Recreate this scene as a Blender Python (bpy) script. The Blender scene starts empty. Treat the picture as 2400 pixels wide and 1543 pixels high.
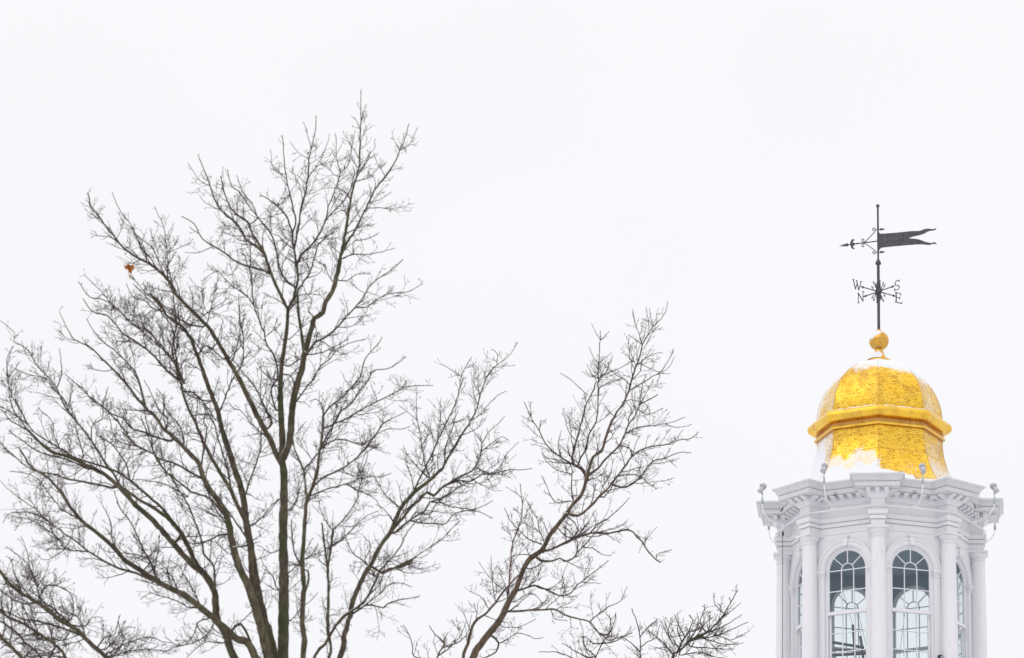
import bpy, bmesh, random
import numpy as np
from math import *
from mathutils import Vector, Matrix

# ------------------------------------------------------------------ camera
SC = bpy.context.scene
COL = SC.collection
F = 13333.; PX, PY = 1200., 771.5          # 200 mm lens on a 36 mm sensor, photo 2400 px wide
CAMZ = 1.6
PITCH, ROLL = radians(17.8), radians(0.72)
fwd = Vector((0, cos(PITCH), sin(PITCH)))
r0 = Vector((1, 0, 0)); u0 = Vector((0, -sin(PITCH), cos(PITCH)))
right = r0*cos(ROLL) + u0*sin(ROLL); up = -r0*sin(ROLL) + u0*cos(ROLL)
cam_d = bpy.data.cameras.new('camera'); cam = bpy.data.objects.new('camera', cam_d); COL.objects.link(cam)
cam.matrix_world = Matrix(((right.x, up.x, -fwd.x, 0), (right.y, up.y, -fwd.y, 0), (right.z, up.z, -fwd.z, CAMZ), (0, 0, 0, 1)))
cam_d.lens = 200.; cam_d.sensor_width = 36.; cam_d.clip_start = 0.5; cam_d.clip_end = 6000
cam_d.dof.use_dof = True; cam_d.dof.focus_distance = 138; cam_d.dof.aperture_fstop = 4.2
SC.camera = cam
SC.view_settings.view_transform = 'Standard'; SC.view_settings.look = 'None'
SC.view_settings.exposure = 0; SC.view_settings.gamma = 1

def ray(x, y):
    return fwd + right*((x-PX)/F) - up*((y-PY)/F)

# ------------------------------------------------------------------ sky and sun (overcast winter day)
SUN_EL, SUN_AZ = radians(52), radians(-150)
w = bpy.data.worlds.new('World'); SC.world = w; w.use_nodes = True
nt = w.node_tree; N = nt.nodes; L = nt.links; N.clear()
out = N.new('ShaderNodeOutputWorld'); bg = N.new('ShaderNodeBackground')
sky = N.new('ShaderNodeTexSky'); sky.sky_type = 'NISHITA'; sky.sun_disc = False
sky.sun_elevation = SUN_EL; sky.sun_rotation = SUN_AZ
sc_ = N.new('ShaderNodeVectorMath'); sc_.operation = 'SCALE'; sc_.inputs[3].default_value = 0.08
tc = N.new('ShaderNodeTexCoord'); sep = N.new('ShaderNodeSeparateXYZ')
ramp = N.new('ShaderNodeValToRGB')        # overcast deck: bright at the zenith, a little dimmer at the horizon
ramp.color_ramp.elements[0].position = 0.0; ramp.color_ramp.elements[0].color = (0.925, 0.925, 0.962, 1)
ramp.color_ramp.elements[1].position = 1.0; ramp.color_ramp.elements[1].color = (1.0, 1.0, 1.02, 1)
e = ramp.color_ramp.elements.new(0.42); e.color = (0.962, 0.96, 0.984, 1)
mul = N.new('ShaderNodeMapRange'); mul.inputs[1].default_value = 0.35; mul.inputs[2].default_value = 1.0
mul.inputs[3].default_value = 1.0; mul.inputs[4].default_value = 1.35
scl = N.new('ShaderNodeVectorMath'); scl.operation = 'SCALE'
mx = N.new('ShaderNodeMix'); mx.data_type = 'RGBA'; mx.inputs[0].default_value = 0.985
L.new(tc.outputs['Generated'], sep.inputs[0]); L.new(sep.outputs[2], ramp.inputs[0]); L.new(sep.outputs[2], mul.inputs[0])
cn = N.new('ShaderNodeTexNoise'); cn.inputs['Scale'].default_value = 9; cn.inputs['Detail'].default_value = 3; L.new(tc.outputs['Generated'], cn.inputs[0])
cm_ = N.new('ShaderNodeMapRange'); cm_.inputs[1].default_value = .3; cm_.inputs[2].default_value = .7; cm_.inputs[3].default_value = .992; cm_.inputs[4].default_value = 1.018
cs = N.new('ShaderNodeVectorMath'); cs.operation = 'SCALE'; L.new(cn.outputs[0], cm_.inputs[0]); L.new(cm_.outputs[0], cs.inputs[3])
L.new(ramp.outputs[0], cs.inputs[0]); L.new(cs.outputs[0], scl.inputs[0]); L.new(mul.outputs[0], scl.inputs[3])
L.new(sky.outputs[0], sc_.inputs[0]); L.new(sc_.outputs[0], mx.inputs[6]); L.new(scl.outputs[0], mx.inputs[7])
L.new(mx.outputs[2], bg.inputs[0]); bg.inputs[1].default_value = 1.0; L.new(bg.outputs[0], out.inputs[0])
sd = bpy.data.lights.new('sun', 'SUN'); sd.energy = 0.5; sd.angle = radians(60); sd.color = (1, 0.98, 0.95)
so = bpy.data.objects.new('sun', sd); COL.objects.link(so)
sv = Vector((sin(SUN_AZ)*cos(SUN_EL), cos(SUN_AZ)*cos(SUN_EL), sin(SUN_EL)))
so.rotation_euler = sv.to_track_quat('Z', 'Y').to_euler()

# ------------------------------------------------------------------ helpers
rng = np.random.default_rng(11)
random.seed(5)

def tag(o, label=None, cat=None, group=None, kind=None):
    if label: o['label'] = label
    if cat: o['category'] = cat
    if group: o['group'] = group
    if kind: o['kind'] = kind
    return o

class MB:
    def __init__(s): s.v = []; s.f = []; s.uv = {}; s.fl = []
    def add(s, vs, fs, smooth=False, uvs=None):
        b = len(s.v); s.v += [tuple(p) for p in vs]
        for i, f in enumerate(fs):
            if uvs: s.uv[len(s.f)] = uvs[i]
            s.f.append(tuple(b+k for k in f)); s.fl.append(smooth)
        return s
    def box(s, c, sx, sy, sz, M=None):
        vs = [Vector((x*sx/2, y*sy/2, z*sz/2)) for x in (-1, 1) for y in (-1, 1) for z in (-1, 1)]
        if M: vs = [M @ v for v in vs]
        vs = [v+Vector(c) for v in vs]
        return s.add(vs, [(0, 1, 3, 2), (4, 6, 7, 5), (0, 4, 5, 1), (2, 3, 7, 6), (0, 2, 6, 4), (1, 5, 7, 3)])
    def tube(s, pts, rad, n=8, closed=False):
        pts = [Vector(p) for p in pts]; m = len(pts)
        if not hasattr(rad, '__len__'): rad = [rad]*m
        vs = []; pu = None
        for i, p in enumerate(pts):
            if closed: t = pts[(i+1) % m]-pts[i-1]
            else: t = pts[min(i+1, m-1)]-pts[max(i-1, 0)]
            t.normalize()
            if pu is None:
                a = Vector((0, 0, 1)) if abs(t.z) < .9 else Vector((1, 0, 0)); pu = t.cross(a).normalized()
            pu = (pu - t*pu.dot(t)).normalized(); w_ = t.cross(pu)
            for k in range(n):
                an = 2*pi*k/n; vs.append(p + (pu*cos(an)+w_*sin(an))*rad[i])
        fs = [(i*n+k, i*n+(k+1) % n, (i+1)*n+(k+1) % n, (i+1)*n+k) for i in range(m-1) for k in range(n)]
        if closed: fs += [((m-1)*n+k, (m-1)*n+(k+1) % n, (k+1) % n, k) for k in range(n)]
        s.add(vs, fs, True)
        if not closed: s.add(vs[:n], [tuple(range(n))[::-1]]); s.add(vs[-n:], [tuple(range(n))])
        return s
    def lathe(s, prof, n=32, c=(0, 0, 0), M=None, smooth=True):      # prof: (r, z)
        c = Vector(c); vs = []
        for r, z in prof:
            for k in range(n):
                v = Vector((r*cos(2*pi*k/n), r*sin(2*pi*k/n), z)); vs.append((M @ v if M else v)+c)
        m = len(prof)
        s.add(vs, [(i*n+k, i*n+(k+1) % n, (i+1)*n+(k+1) % n, (i+1)*n+k) for i in range(m-1) for k in range(n)], smooth)
        s.add(vs[:n], [tuple(range(n))[::-1]]); s.add(vs[-n:], [tuple(range(n))])
        return s
    def sweep(s, rings, smooth=False, cap=True):                        # list of equal closed rings
        n = len(rings[0]); vs = [p for r in rings for p in r]
        s.add(vs, [(i*n+k, i*n+(k+1) % n, (i+1)*n+(k+1) % n, (i+1)*n+k) for i in range(len(rings)-1) for k in range(n)], smooth)
        if cap: s.add(rings[0], [tuple(range(n))[::-1]]); s.add(rings[-1], [tuple(range(n))])
        return s
    def prism(s, poly, off):                                            # planar polygon extruded by vector off
        n = len(poly); a = [Vector(p) for p in poly]; b = [p+Vector(off) for p in a]
        return s.add(a+b, [tuple(range(n))[::-1], tuple(range(n, 2*n))]+[(i, (i+1) % n, n+(i+1) % n, n+i) for i in range(n)])
    def build(s, name, mat, parent=None, scale=1., off=(0, 0, 0), recalc=True):
        me = bpy.data.meshes.new(name)
        o_ = Vector(off)
        me.from_pydata([((p[0]-o_.x)*scale, (p[1]-o_.y)*scale, (p[2]-o_.z)*scale) for p in s.v], [], s.f)
        me.polygons.foreach_set('use_smooth', s.fl)
        if s.uv:
            ul = me.uv_layers.new(name='UVMap')
            for p in me.polygons:
                u_ = s.uv.get(p.index)
                if u_:
                    for li, q in zip(p.loop_indices, u_): ul.data[li].uv = q
        if recalc:
            bm = bmesh.new(); bm.from_mesh(me); bmesh.ops.recalc_face_normals(bm, faces=bm.faces); bm.to_mesh(me); bm.free()
        me.materials.append(mat)
        ob = bpy.data.objects.new(name, me); COL.objects.link(ob)
        if parent: ob.parent = parent
        return ob

def catmull(P_, step):
    P_ = np.array(P_, float); n = len(P_)
    if n < 3: 
        m = max(2, int(np.linalg.norm(P_[-1]-P_[0])/step)+1); return np.array([P_[0]+(P_[-1]-P_[0])*t for t in np.linspace(0, 1, m)])
    ext = np.vstack([2*P_[0]-P_[1], P_, 2*P_[-1]-P_[-2]]); out_ = []
    for i in range(n-1):
        p0, p1, p2, p3 = ext[i:i+4]; m = max(1, int(round(np.linalg.norm(p2-p1)/step)))
        for q in range(m):
            t = q/m; out_.append(.5*((2*p1)+(-p0+p2)*t+(2*p0-5*p1+4*p2-p3)*t*t+(-p0+3*p1-3*p2+p3)*t**3))
    out_.append(P_[-1]); return np.array(out_)

# ------------------------------------------------------------------ materials
def mat(name, col, rough=.6, metal=0., spec=.5):
    m = bpy.data.materials.new(name); m.use_nodes = True
    b = m.node_tree.nodes['Principled BSDF']
    b.inputs['Base Color'].default_value = (*col, 1); b.inputs['Roughness'].default_value = rough
    b.inputs['Metallic'].default_value = metal; b.inputs['Specular IOR Level'].default_value = spec
    return m, m.node_tree.nodes, m.node_tree.links, b
def noise(N, L, scale, detail=4, coord='Object', rough=.6, sc3=None):
    t = N.new('ShaderNodeTexCoord'); n = N.new('ShaderNodeTexNoise'); n.inputs['Scale'].default_value = scale
    n.inputs['Detail'].default_value = detail; n.inputs['Roughness'].default_value = rough
    if sc3:
        mp = N.new('ShaderNodeMapping'); mp.inputs['Scale'].default_value = sc3
        L.new(t.outputs[coord], mp.inputs[0]); L.new(mp.outputs[0], n.inputs[0])
    else: L.new(t.outputs[coord], n.inputs[0])
    return n
def rampn(N, L, src, stops):
    r = N.new('ShaderNodeValToRGB'); cr = r.color_ramp
    cr.elements[0].position, cr.elements[0].color = stops[0][0], (*stops[0][1], 1)
    cr.elements[1].position, cr.elements[1].color = stops[-1][0], (*stops[-1][1], 1)
    for p, c in stops[1:-1]: e = cr.elements.new(p); e.color = (*c, 1)
    L.new(src, r.inputs[0]); return r
def mixc(N, L, fac, a, b, mode='MIX'):
    m = N.new('ShaderNodeMix'); m.data_type = 'RGBA'; m.blend_type = mode
    for i, s_ in ((0, fac), (6, a), (7, b)):
        if hasattr(s_, 'links'): L.new(s_, m.inputs[i])
        elif i == 0: m.inputs[0].default_value = s_
        else: m.inputs[i].default_value = (*s_, 1)
    return m.outputs[2]
def bump(N, L, b, h, strength, dist):
    bp = N.new('ShaderNodeBump'); bp.inputs['Strength'].default_value = strength; bp.inputs['Distance'].default_value = dist
    L.new(h, bp.inputs['Height']); L.new(bp.outputs[0], b.inputs['Normal'])

# white painted wood: faint grey weathering, fine boards
def paint(name, board=0., stave=0.):
    m, N, L, b = mat(name, (.72, .715, .74), .55)
    n = noise(N, L, 1.2, 6); n2 = noise(N, L, 9, 4, sc3=(1, 1, .25))
    c = rampn(N, L, n.outputs[0], [(.3, (.715, .71, .735)), (.7, (.75, .745, .77))]).outputs[0]
    c2 = rampn(N, L, n2.outputs[0], [(.28, (.85, .84, .83)), (.42, (1, 1, 1)), (1, (1, 1, 1))]).outputs[0]
    c = mixc(N, L, .6, c, c2, 'MULTIPLY')
    if board:
        t = N.new('ShaderNodeTexCoord'); s_ = N.new('ShaderNodeSeparateXYZ'); L.new(t.outputs['Object'], s_.inputs[0])
        k = N.new('ShaderNodeMath'); k.operation = 'MULTIPLY'; k.inputs[1].default_value = 1/board; L.new(s_.outputs[2], k.inputs[0])
        fr = N.new('ShaderNodeMath'); fr.operation = 'FRACT'; L.new(k.outputs[0], fr.inputs[0])
        ln = rampn(N, L, fr.outputs[0], [(0, (.72, .72, .72)), (.06, (1, 1, 1)), (1, (1, 1, 1))])
        c = mixc(N, L, .5, c, ln.outputs[0], 'MULTIPLY')
        bump(N, L, b, ln.outputs[0], .5, .01)
    L.new(c, b.inputs['Base Color']); return m
WHITE = paint('white_painted_wood'); BOARD = paint('white_painted_boards', board=.17)
LEAD, N_, L_, b_ = mat('painted_lead_cornice', (.6, .61, .62), .6)
n = noise(N_, L_, 3, 6); c = rampn(N_, L_, n.outputs[0], [(.3, (.59, .595, .60)), (.7, (.67, .67, .68))]).outputs[0]
L_.new(c, b_.inputs['Base Color'])

# snow
SNOW, N_, L_, b_ = mat('snow', (.80, .815, .85), .8, spec=.2)
n = noise(N_, L_, 18, 5); bump(N_, L_, b_, n.outputs[0], .35, .02)
b_.inputs['Subsurface Weight'].default_value = 0.0

# gold leaf: overlapping leaf squares with dark seams, worn brown patches, wind-driven frost
def gold(name, frost=True, uv=True, tint=(1.0, .62, .05), speck=1.):
    m, N, L, b = mat(name, tint, .33, 1.0)
    t = N.new('ShaderNodeTexCoord')
    if uv:
        wob = N.new('ShaderNodeTexNoise'); wob.inputs['Scale'].default_value = 3.5; wob.inputs['Detail'].default_value = 4; L.new(t.outputs['UV'], wob.inputs[0])
        ad = N.new('ShaderNodeVectorMath'); ad.operation = 'MULTIPLY_ADD'; ad.inputs[1].default_value = (.03, .03, 0)
        L.new(wob.outputs[1], ad.inputs[0]); L.new(t.outputs['UV'], ad.inputs[2])
        br = N.new('ShaderNodeTexBrick'); L.new(ad.outputs[0], br.inputs[0])
        br.inputs['Scale'].default_value = 1; br.inputs['Brick Width'].default_value = .095; br.inputs['Row Height'].default_value = .057
        br.inputs['Mortar Size'].default_value = .006; br.inputs['Mortar Smooth'].default_value = .6
        br.inputs['Color1'].default_value = (.93, .93, .93, 1); br.inputs['Color2'].default_value = (1, 1, 1, 1); br.inputs['Mortar'].default_value = (.46, .30, .13, 1)
    n1 = noise(N, L, 2.3, 6); n2 = noise(N, L, 22, 5); n3 = noise(N, L, 5.5, 3)
    g = rampn(N, L, n1.outputs[0], [(.3, tint), (.62, (min(1, tint[0]), tint[1]*1.08, tint[2]*1.7))]).outputs[0]
    if uv:
        k = rampn(N, L, n3.outputs[0], [(.38, (.0, .0, .0)), (.64, (1, 1, 1))]).outputs[0]
        g = mixc(N, L, k, g, mixc(N, L, 1., g, br.outputs[0], 'MULTIPLY'))
        ns = N.new('ShaderNodeTexNoise'); ns.inputs['Scale'].default_value = 1; ns.inputs['Detail'].default_value = 4; ns.inputs['Roughness'].default_value = .7
        mp = N.new('ShaderNodeMapping'); mp.inputs['Scale'].default_value = (7, 24, 1); L.new(ad.outputs[0], mp.inputs[0]); L.new(mp.outputs[0], ns.inputs[0])
        vl = rampn(N, L, ns.outputs[0], [(.34, (.36, .2, .08)), (.43, (.85, .76, .6)), (.5, (1, 1, 1))]).outputs[0]
        g = mixc(N, L, .85, g, vl, 'MULTIPLY')
    # worn specks
    wr = rampn(N, L, n2.outputs[0], [(.0, (1, 1, 1)), (.34, (.9, .9, .9)), (.44, (0, 0, 0)), (1, (0, 0, 0))]).outputs[0]
    wm = N.new('ShaderNodeMath'); wm.operation = 'MULTIPLY'; wm.inputs[1].default_value = speck; L.new(wr, wm.inputs[0])
    g = mixc(N, L, wm.outputs[0], g, (.33, .16, .05))
    n5 = noise(N, L, 1.6, 5, rough=.7)
    pt = rampn(N, L, n5.outputs[0], [(.50, (0, 0, 0)), (.62, (.7, .7, .7))]).outputs[0]
    n6 = noise(N, L, 34, 3); g = mixc(N, L, pt, g, mixc(N, L, n6.outputs[0], (.30, .14, .05), g))
    nr = rampn(N, L, n2.outputs[0], [(.3, (.38, .38, .38)), (.7, (.17, .17, .17))])
    rough = nr.outputs[0]
    bh = n2.outputs[0]; bump(N, L, b, bh, .25, .01)
    if frost:
        at = N.new('ShaderNodeAttribute'); at.attribute_name = 'frost'
        n4 = noise(N, L, 14, 6, rough=.75)
        ad2 = N.new('ShaderNodeMath'); ad2.operation = 'ADD'; L.new(at.outputs['Fac'], ad2.inputs[0]); L.new(n4.outputs[0], ad2.inputs[1])
        fr = rampn(N, L, ad2.outputs[0], [(.70, (0, 0, 0)), (1.05, (.62, .62, .62)), (1.5, (1, 1, 1))]).outputs[0]
        sn = N.new('ShaderNodeBsdfDiffuse'); sn.inputs[0].default_value = (.86, .86, .88, 1)
        ms = N.new('ShaderNodeMixShader'); o = N['Material Output']
        L.new(fr, ms.inputs[0]); L.new(b.outputs[0], ms.inputs[1]); L.new(sn.outputs[0], ms.inputs[2]); L.new(ms.outputs[0], o.inputs[0])
    L.new(g, b.inputs['Base Color']); L.new(rough, b.inputs['Roughness'])
    return m
GOLD = gold('gold_leaf', tint=(.94, .575, .05)); GOLDM = gold('gold_moulding', frost=False, uv=False, tint=(.9, .53, .05), speck=.2); GOLDF = gold('worn_gold_finial', frost=False, uv=False, tint=(.74, .40, .06), speck=1.)
SEAM, *_ = mat('dark_seam', (.5, .28, .08), .5, .7)
IRON, N_, L_, b_ = mat('weathered_iron', (.055, .06, .068), .55, .3)
n = noise(N_, L_, 14, 6, rough=.75)
c = rampn(N_, L_, n.outputs[0], [(.35, (.035, .045, .052)), (.55, (.075, .078, .085)), (.68, (.17, .15, .15))]).outputs[0]; L_.new(c, b_.inputs['Base Color'])
BLACK, *_ = mat('black_rubber', (.02, .02, .022), .6)
PIPE, *_ = mat('white_conduit_paint', (.78, .78, .8), .4)
GREYM, *_ = mat('grey_galvanised_metal', (.38, .43, .45), .45, .5)
LAMPW, *_ = mat('pale_grey_lamp_enamel', (.46, .46, .50), .4)
LENS, *_ = mat('dark_lamp_glass', (.03, .035, .04), .1)
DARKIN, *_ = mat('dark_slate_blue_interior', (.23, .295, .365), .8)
STEEL, *_ = mat('grey_steel_brace', (.2, .2, .215), .6)
BRICK, N_, L_, b_ = mat('red_brick', (.3, .11, .07), .8)
t = N_.new('ShaderNodeTexCoord'); br = N_.new('ShaderNodeTexBrick'); L_.new(t.outputs['Object'], br.inputs[0])
br.inputs['Scale'].default_value = 4; br.inputs['Color1'].default_value = (.3, .1, .07, 1); br.inputs['Color2'].default_value = (.24, .09, .06, 1); br.inputs['Mortar'].default_value = (.5, .48, .44, 1)
L_.new(br.outputs[0], b_.inputs['Base Color'])
# window glass
GLASS = bpy.data.materials.new('window_glass'); GLASS.use_nodes = True; N_ = GLASS.node_tree.nodes; L_ = GLASS.node_tree.links; N_.clear()
o_ = N_.new('ShaderNodeOutputMaterial'); tr = N_.new('ShaderNodeBsdfTransparent'); tr.inputs[0].default_value = (.90, .95, .955, 1)
gl = N_.new('ShaderNodeBsdfGlossy'); gl.inputs['Roughness'].default_value = .02; gl.inputs[0].default_value = (1, 1, 1, 1)
lw_ = N_.new('ShaderNodeLayerWeight'); pw_ = N_.new('ShaderNodeMath'); pw_.operation = 'POWER'; pw_.inputs[1].default_value = 4.5; L_.new(lw_.outputs['Facing'], pw_.inputs[0])
fn = N_.new('ShaderNodeMapRange'); fn.inputs[3].default_value = .045; fn.inputs[4].default_value = .9; L_.new(pw_.outputs[0], fn.inputs[0]); ms = N_.new('ShaderNodeMixShader')
L_.new(fn.outputs[0], ms.inputs[0]); L_.new(tr.outputs[0], ms.inputs[1]); L_.new(gl.outputs[0], ms.inputs[2]); L_.new(ms.outputs[0], o_.inputs[0])

# bark
def bark(name, base, moss=True, snow=True):
    m, N, L, b = mat(name, base, .9, spec=.2)
    n1 = noise(N, L, 13, 7, rough=.8, sc3=(1, 1, .45)); n2 = noise(N, L, 1.6, 5, rough=.7)
    d = tuple(x*.35 for x in base); h = tuple(min(1, x*2.3) for x in base)
    c = rampn(N, L, n1.outputs[0], [(.3, d), (.5, base), (.72, h)]).outputs[0]
    if moss:
        k = rampn(N, L, n2.outputs[0], [(.50, (0, 0, 0)), (.66, (.75, .75, .75))]).outputs[0]
        c = mixc(N, L, k, c, (.045, .06, .02))
    if snow:
        g = N.new('ShaderNodeNewGeometry'); s_ = N.new('ShaderNodeSeparateXYZ'); L.new(g.outputs['Normal'], s_.inputs[0])
        n4 = noise(N, L, 2.6, 3); ad = N.new('ShaderNodeMath'); ad.operation = 'MULTIPLY'
        vd = N.new('ShaderNodeVectorMath'); vd.operation = 'DOT_PRODUCT'; vd.inputs[1].default_value = (-.72, -.15, .68); L.new(g.outputs['Normal'], vd.inputs[0])
        L.new(vd.outputs['Value'], ad.inputs[0]); L.new(n4.outputs[0], ad.inputs[1])
        k = rampn(N, L, ad.outputs[0], [(.40, (0, 0, 0)), (.46, (1, 1, 1))]).outputs[0]
        c = mixc(N, L, k, c, (.85, .86, .88))
    L.new(c, b.inputs['Base Color'])
    if snow: bump(N, L, b, n1.outputs[0], .6, .03)
    return m
BARK = bark('grey_brown_bark', (.092, .077, .05)); BARK2 = bark('brown_bark', (.10, .074, .050), moss=False)
BRANCH = bark('branch_bark', (.048, .042, .038), snow=False); TWIG = bark('twig_bark', (.07, .045, .042), moss=False, snow=False)
REDTW = bark('red_brown_twig_bark', (.12, .05, .04), moss=False, snow=False)
LEAF, N_, L_, b_ = mat('dry_brown_leaf', (.6, .24, .05), .8)
n = noise(N_, L_, 30, 4); c = rampn(N_, L_, n.outputs[0], [(.3, (.38, .15, .04)), (.55, (.78, .36, .09))]).outputs[0]; L_.new(c, b_.inputs['Base Color'])

# ------------------------------------------------------------------ ground
g = MB(); R_ = 2500; m_ = 60
gv = []; gf = []
for i in range(m_+1):
    for j in range(m_+1):
        x = (i/m_*2-1)*R_; y = (j/m_*2-1)*R_; gv.append((x, y, .25*sin(x*.021)*cos(y*.017)*min(1, abs(x*y)/4e4)))
gf = [(i*(m_+1)+j, (i+1)*(m_+1)+j, (i+1)*(m_+1)+j+1, i*(m_+1)+j+1) for i in range(m_) for j in range(m_)]
g.add(gv, gf, True); GROUND, N_, L_, b_ = mat('snowy_town_ground', (.5, .5, .5), .9)
n = noise(N_, L_, .06, 6); c = rampn(N_, L_, n.outputs[0], [(.34, (.12, .11, .10)), (.42, (.6, .6, .61)), (.52, (.84, .84, .86))]).outputs[0]; L_.new(c, b_.inputs['Base Color'])
tag(g.build('ground', GROUND), kind='structure')

# ------------------------------------------------------------------ the cupola tower (plan units: 96 per metre)
U = 1/96.
d_ = ray(2063, 1188.6).normalized()
C = Vector((0, 0, CAMZ)) + d_*138.9
hd = Vector((d_.x, d_.y, 0)).normalized()
ROT = atan2(-hd.x, hd.y)                   # local -Y looks at the camera
TM = Matrix.Translation(Vector((C.x, C.y, C.z))) @ Matrix.Rotation(ROT, 4, 'Z')
TH = radians(-1.3)                         # small turn of the octagon
GZ = -C.z/U                                # ground level in plan units
def V8(k): return k*pi/4 + TH
def P(a, r, z, t=0.): return Vector((r*sin(a)+t*cos(a), -r*cos(a)+t*sin(a), z))   # azimuth a from the camera side, t tangential
tower = bpy.data.objects.new('cupola_tower', None); COL.objects.link(tower)
tower.matrix_world = TM @ Matrix.Translation((0, 0, GZ*U))
tag(tower, 'white octagonal cupola with arched windows and a gold leafed dome dusted with snow', 'tower')
TO = (0, 0, GZ)
def part(mb, name, m, parent=tower, label=None, **k):
    o = mb.build(name, m, parent, U, TO, **k)
    if label: o['label'] = label
    return o
def attach(name, loc, label, cat, group=None):
    e_ = bpy.data.objects.new(name, None); COL.objects.link(e_)
    e_.matrix_world = TM @ Matrix.Translation(Vector(loc)*U); return tag(e_, label, cat, group)

C8 = cos(pi/8); S8 = sin(pi/8)
def block_ring(p, z, R0=240., w0=16., A0=196.):
    pts = []
    for k in range(8):
        a = V8(k); w_ = w0+p; R = R0+p; j = (A0+p-w_*S8)/C8
        pts += [P(a, j, z, -w_), P(a, R, z, -w_), P(a, R, z, w_), P(a, j, z, w_)]
    return pts
def oct_ring(R, z, n=1, fn=None):
    pts = []
    for k in range(8):
        a, b = P(V8(k), R, z), P(V8(k+1), R, z)
        for i in range(n): pts.append(a.lerp(b, i/n))
    return pts

def prof_sweep(pz, name, m, **k):
    return part(MB().sweep([block_ring(p, z) for p, z in pz]), name, m, **k)
# entablature
prof_sweep([(-3, -114), (0, -114), (0, -97.6), (-3, -97.6), (-3, -96.5), (3, -96.5), (3, -87.6), (-3, -87.6), (-3, -86.5), (4.5, -86.5), (7, -83.6), (7, -76.5), (5.5, -75), (-3, -75)], 'architrave', WHITE)
prof_sweep([(-4, -74.9), (-2, -74.9), (-2, -73.9), (0, -73.9), (0, -47), (-4, -47)], 'frieze', WHITE)
prof_sweep([(-4, -46.8), (2, -46.8), (4, -44), (6.5, -42), (6.5, -40), (9, -38.5), (12, -37.5), (12, -27.9), (-4, -27.9)], 'bed_moulding', WHITE)
cor = [(-4, -27.7), (36, -27.7), (36, -17.4), (31, -17.4), (31, -16.4), (37.5, -16.4), (37.5, -14.5), (39, -14)]
cor += [(39+(45-39)*(1-cos(i/6*pi/2)) if i < 7 else 0, -14+ (10)*(i/6)) for i in range(1, 7)]
cor += [(47, -3.6), (47, -.2), (43, 0), (-4, 4)]
prof_sweep(cor, 'cornice', LEAD, label='pale grey projecting cornice breaking forward over each column')
# modillions
def modillion(a, r, t, z, n_a=None):
    mb = MB(); w_ = 5.0
    prof = [(0, 0), (17, 0), (17, -3), (14.5, -5.5), (10, -6.2), (5, -8.5), (0, -9)]
    poly = [P(a, r+q, z+h, t-w_) for q, h in prof]
    mb.prism(poly, P(a, 0, 0, 2*w_) - P(a, 0, 0)); return mb
mods = []
for k in range(8):
    a = V8(k)
    for t in (-21, 0, 21): mods.append((a, 252.5, t))
    for s_ in (-1, 1):
        mods.append((a + s_*pi/2, 28.5, -s_*244)); mods.append((a + s_*pi/2, 28.5, -s_*226))   # returns of each block
    af = a+pi/8
    for t in (-43, -21.5, 0, 21.5, 43): mods.append((af, 208.5, t))
for (a, r, t) in mods:
    part(modillion(a, r, t, -28.2), 'modillion', WHITE)
# columns
cols = []
for k in range(8):
    a = V8(k); c0 = P(a, 225.5, 0)
    mb = MB()
    z0, z1 = -500., -138.
    pr = [(19.8, z0)]+[(19.8-3.1*(q**1.6), z0+(z1-z0)*q) for q in (.15, .3, .45, .6, .75, .9, 1)]
    mb.lathe(pr, 28, c0)
    cp = [(16.9, -138), (18.2, -137.6), (18.2, -135.6), (16.7, -135.2), (16.7, -129.5), (18, -129), (19, -127.5), (21, -124.8), (22.3, -121.5), (22.5, -119)]
    shaft = part(mb, 'column', WHITE, label=None)
    m2 = MB().lathe(cp, 28, c0); Mz = Matrix.Rotation(a, 3, 'Z')
    m2.box(c0+Vector((0, 0, -116.5)), 47.5, 47.5, 4.6, Mz)
    m2.build('capital', WHITE, shaft, U, TO)
    m3 = MB().lathe([(25, -520), (25, -512), (23, -508), (24, -504), (22, -501), (19.6, -499.5)], 28, c0)
    m3.box(c0+Vector((0, 0, -526)), 54, 54, 12, Mz); m3.build('column_base', WHITE, shaft, U, TO)
# wall faces with arched openings, windows
ZS, ZT, ZB = -199., -114.5, -530.
def wall_face(a, A, hw, zs, zt, zb, sill, half, depth):
    """flat wall at apothem A with an arched hole of half width hw, and its reveal"""
    mb = MB(); n = 20
    arc = [(-hw*cos(pi*i/n), zs+hw*sin(pi*i/n)) for i in range(n+1)]
    Q = lambda x, z, d=0: P(a, A-d, z, x)
    def quad(p, d=0): mb.add([Q(x, z, d) for x, z in p], [(0, 1, 2, 3)])
    for s_ in (-1, 1): quad([(s_*half, zb), (s_*hw, zb), (s_*hw, zs), (s_*half, zs)]); quad([(s_*half, zs), (s_*hw, zs), (s_*hw, zt), (s_*half, zt)])
    quad([(-hw, zb), (hw, zb), (hw, sill), (-hw, sill)])
    for (x0, z0_), (x1, z1_) in zip(arc, arc[1:]): quad([(x0, z0_), (x1, z1_), (x1, zt), (x0, zt)])
    out_ = [(-hw, sill)]+arc+[(hw, sill)]
    for (x0, z0_), (x1, z1_) in zip(out_, out_[1:]+out_[:1]):
        mb.add([Q(x0, z0_), Q(x1, z1_), Q(x1, z1_, depth), Q(x0, z0_, depth)], [(0, 1, 2, 3)])
    return mb
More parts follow.
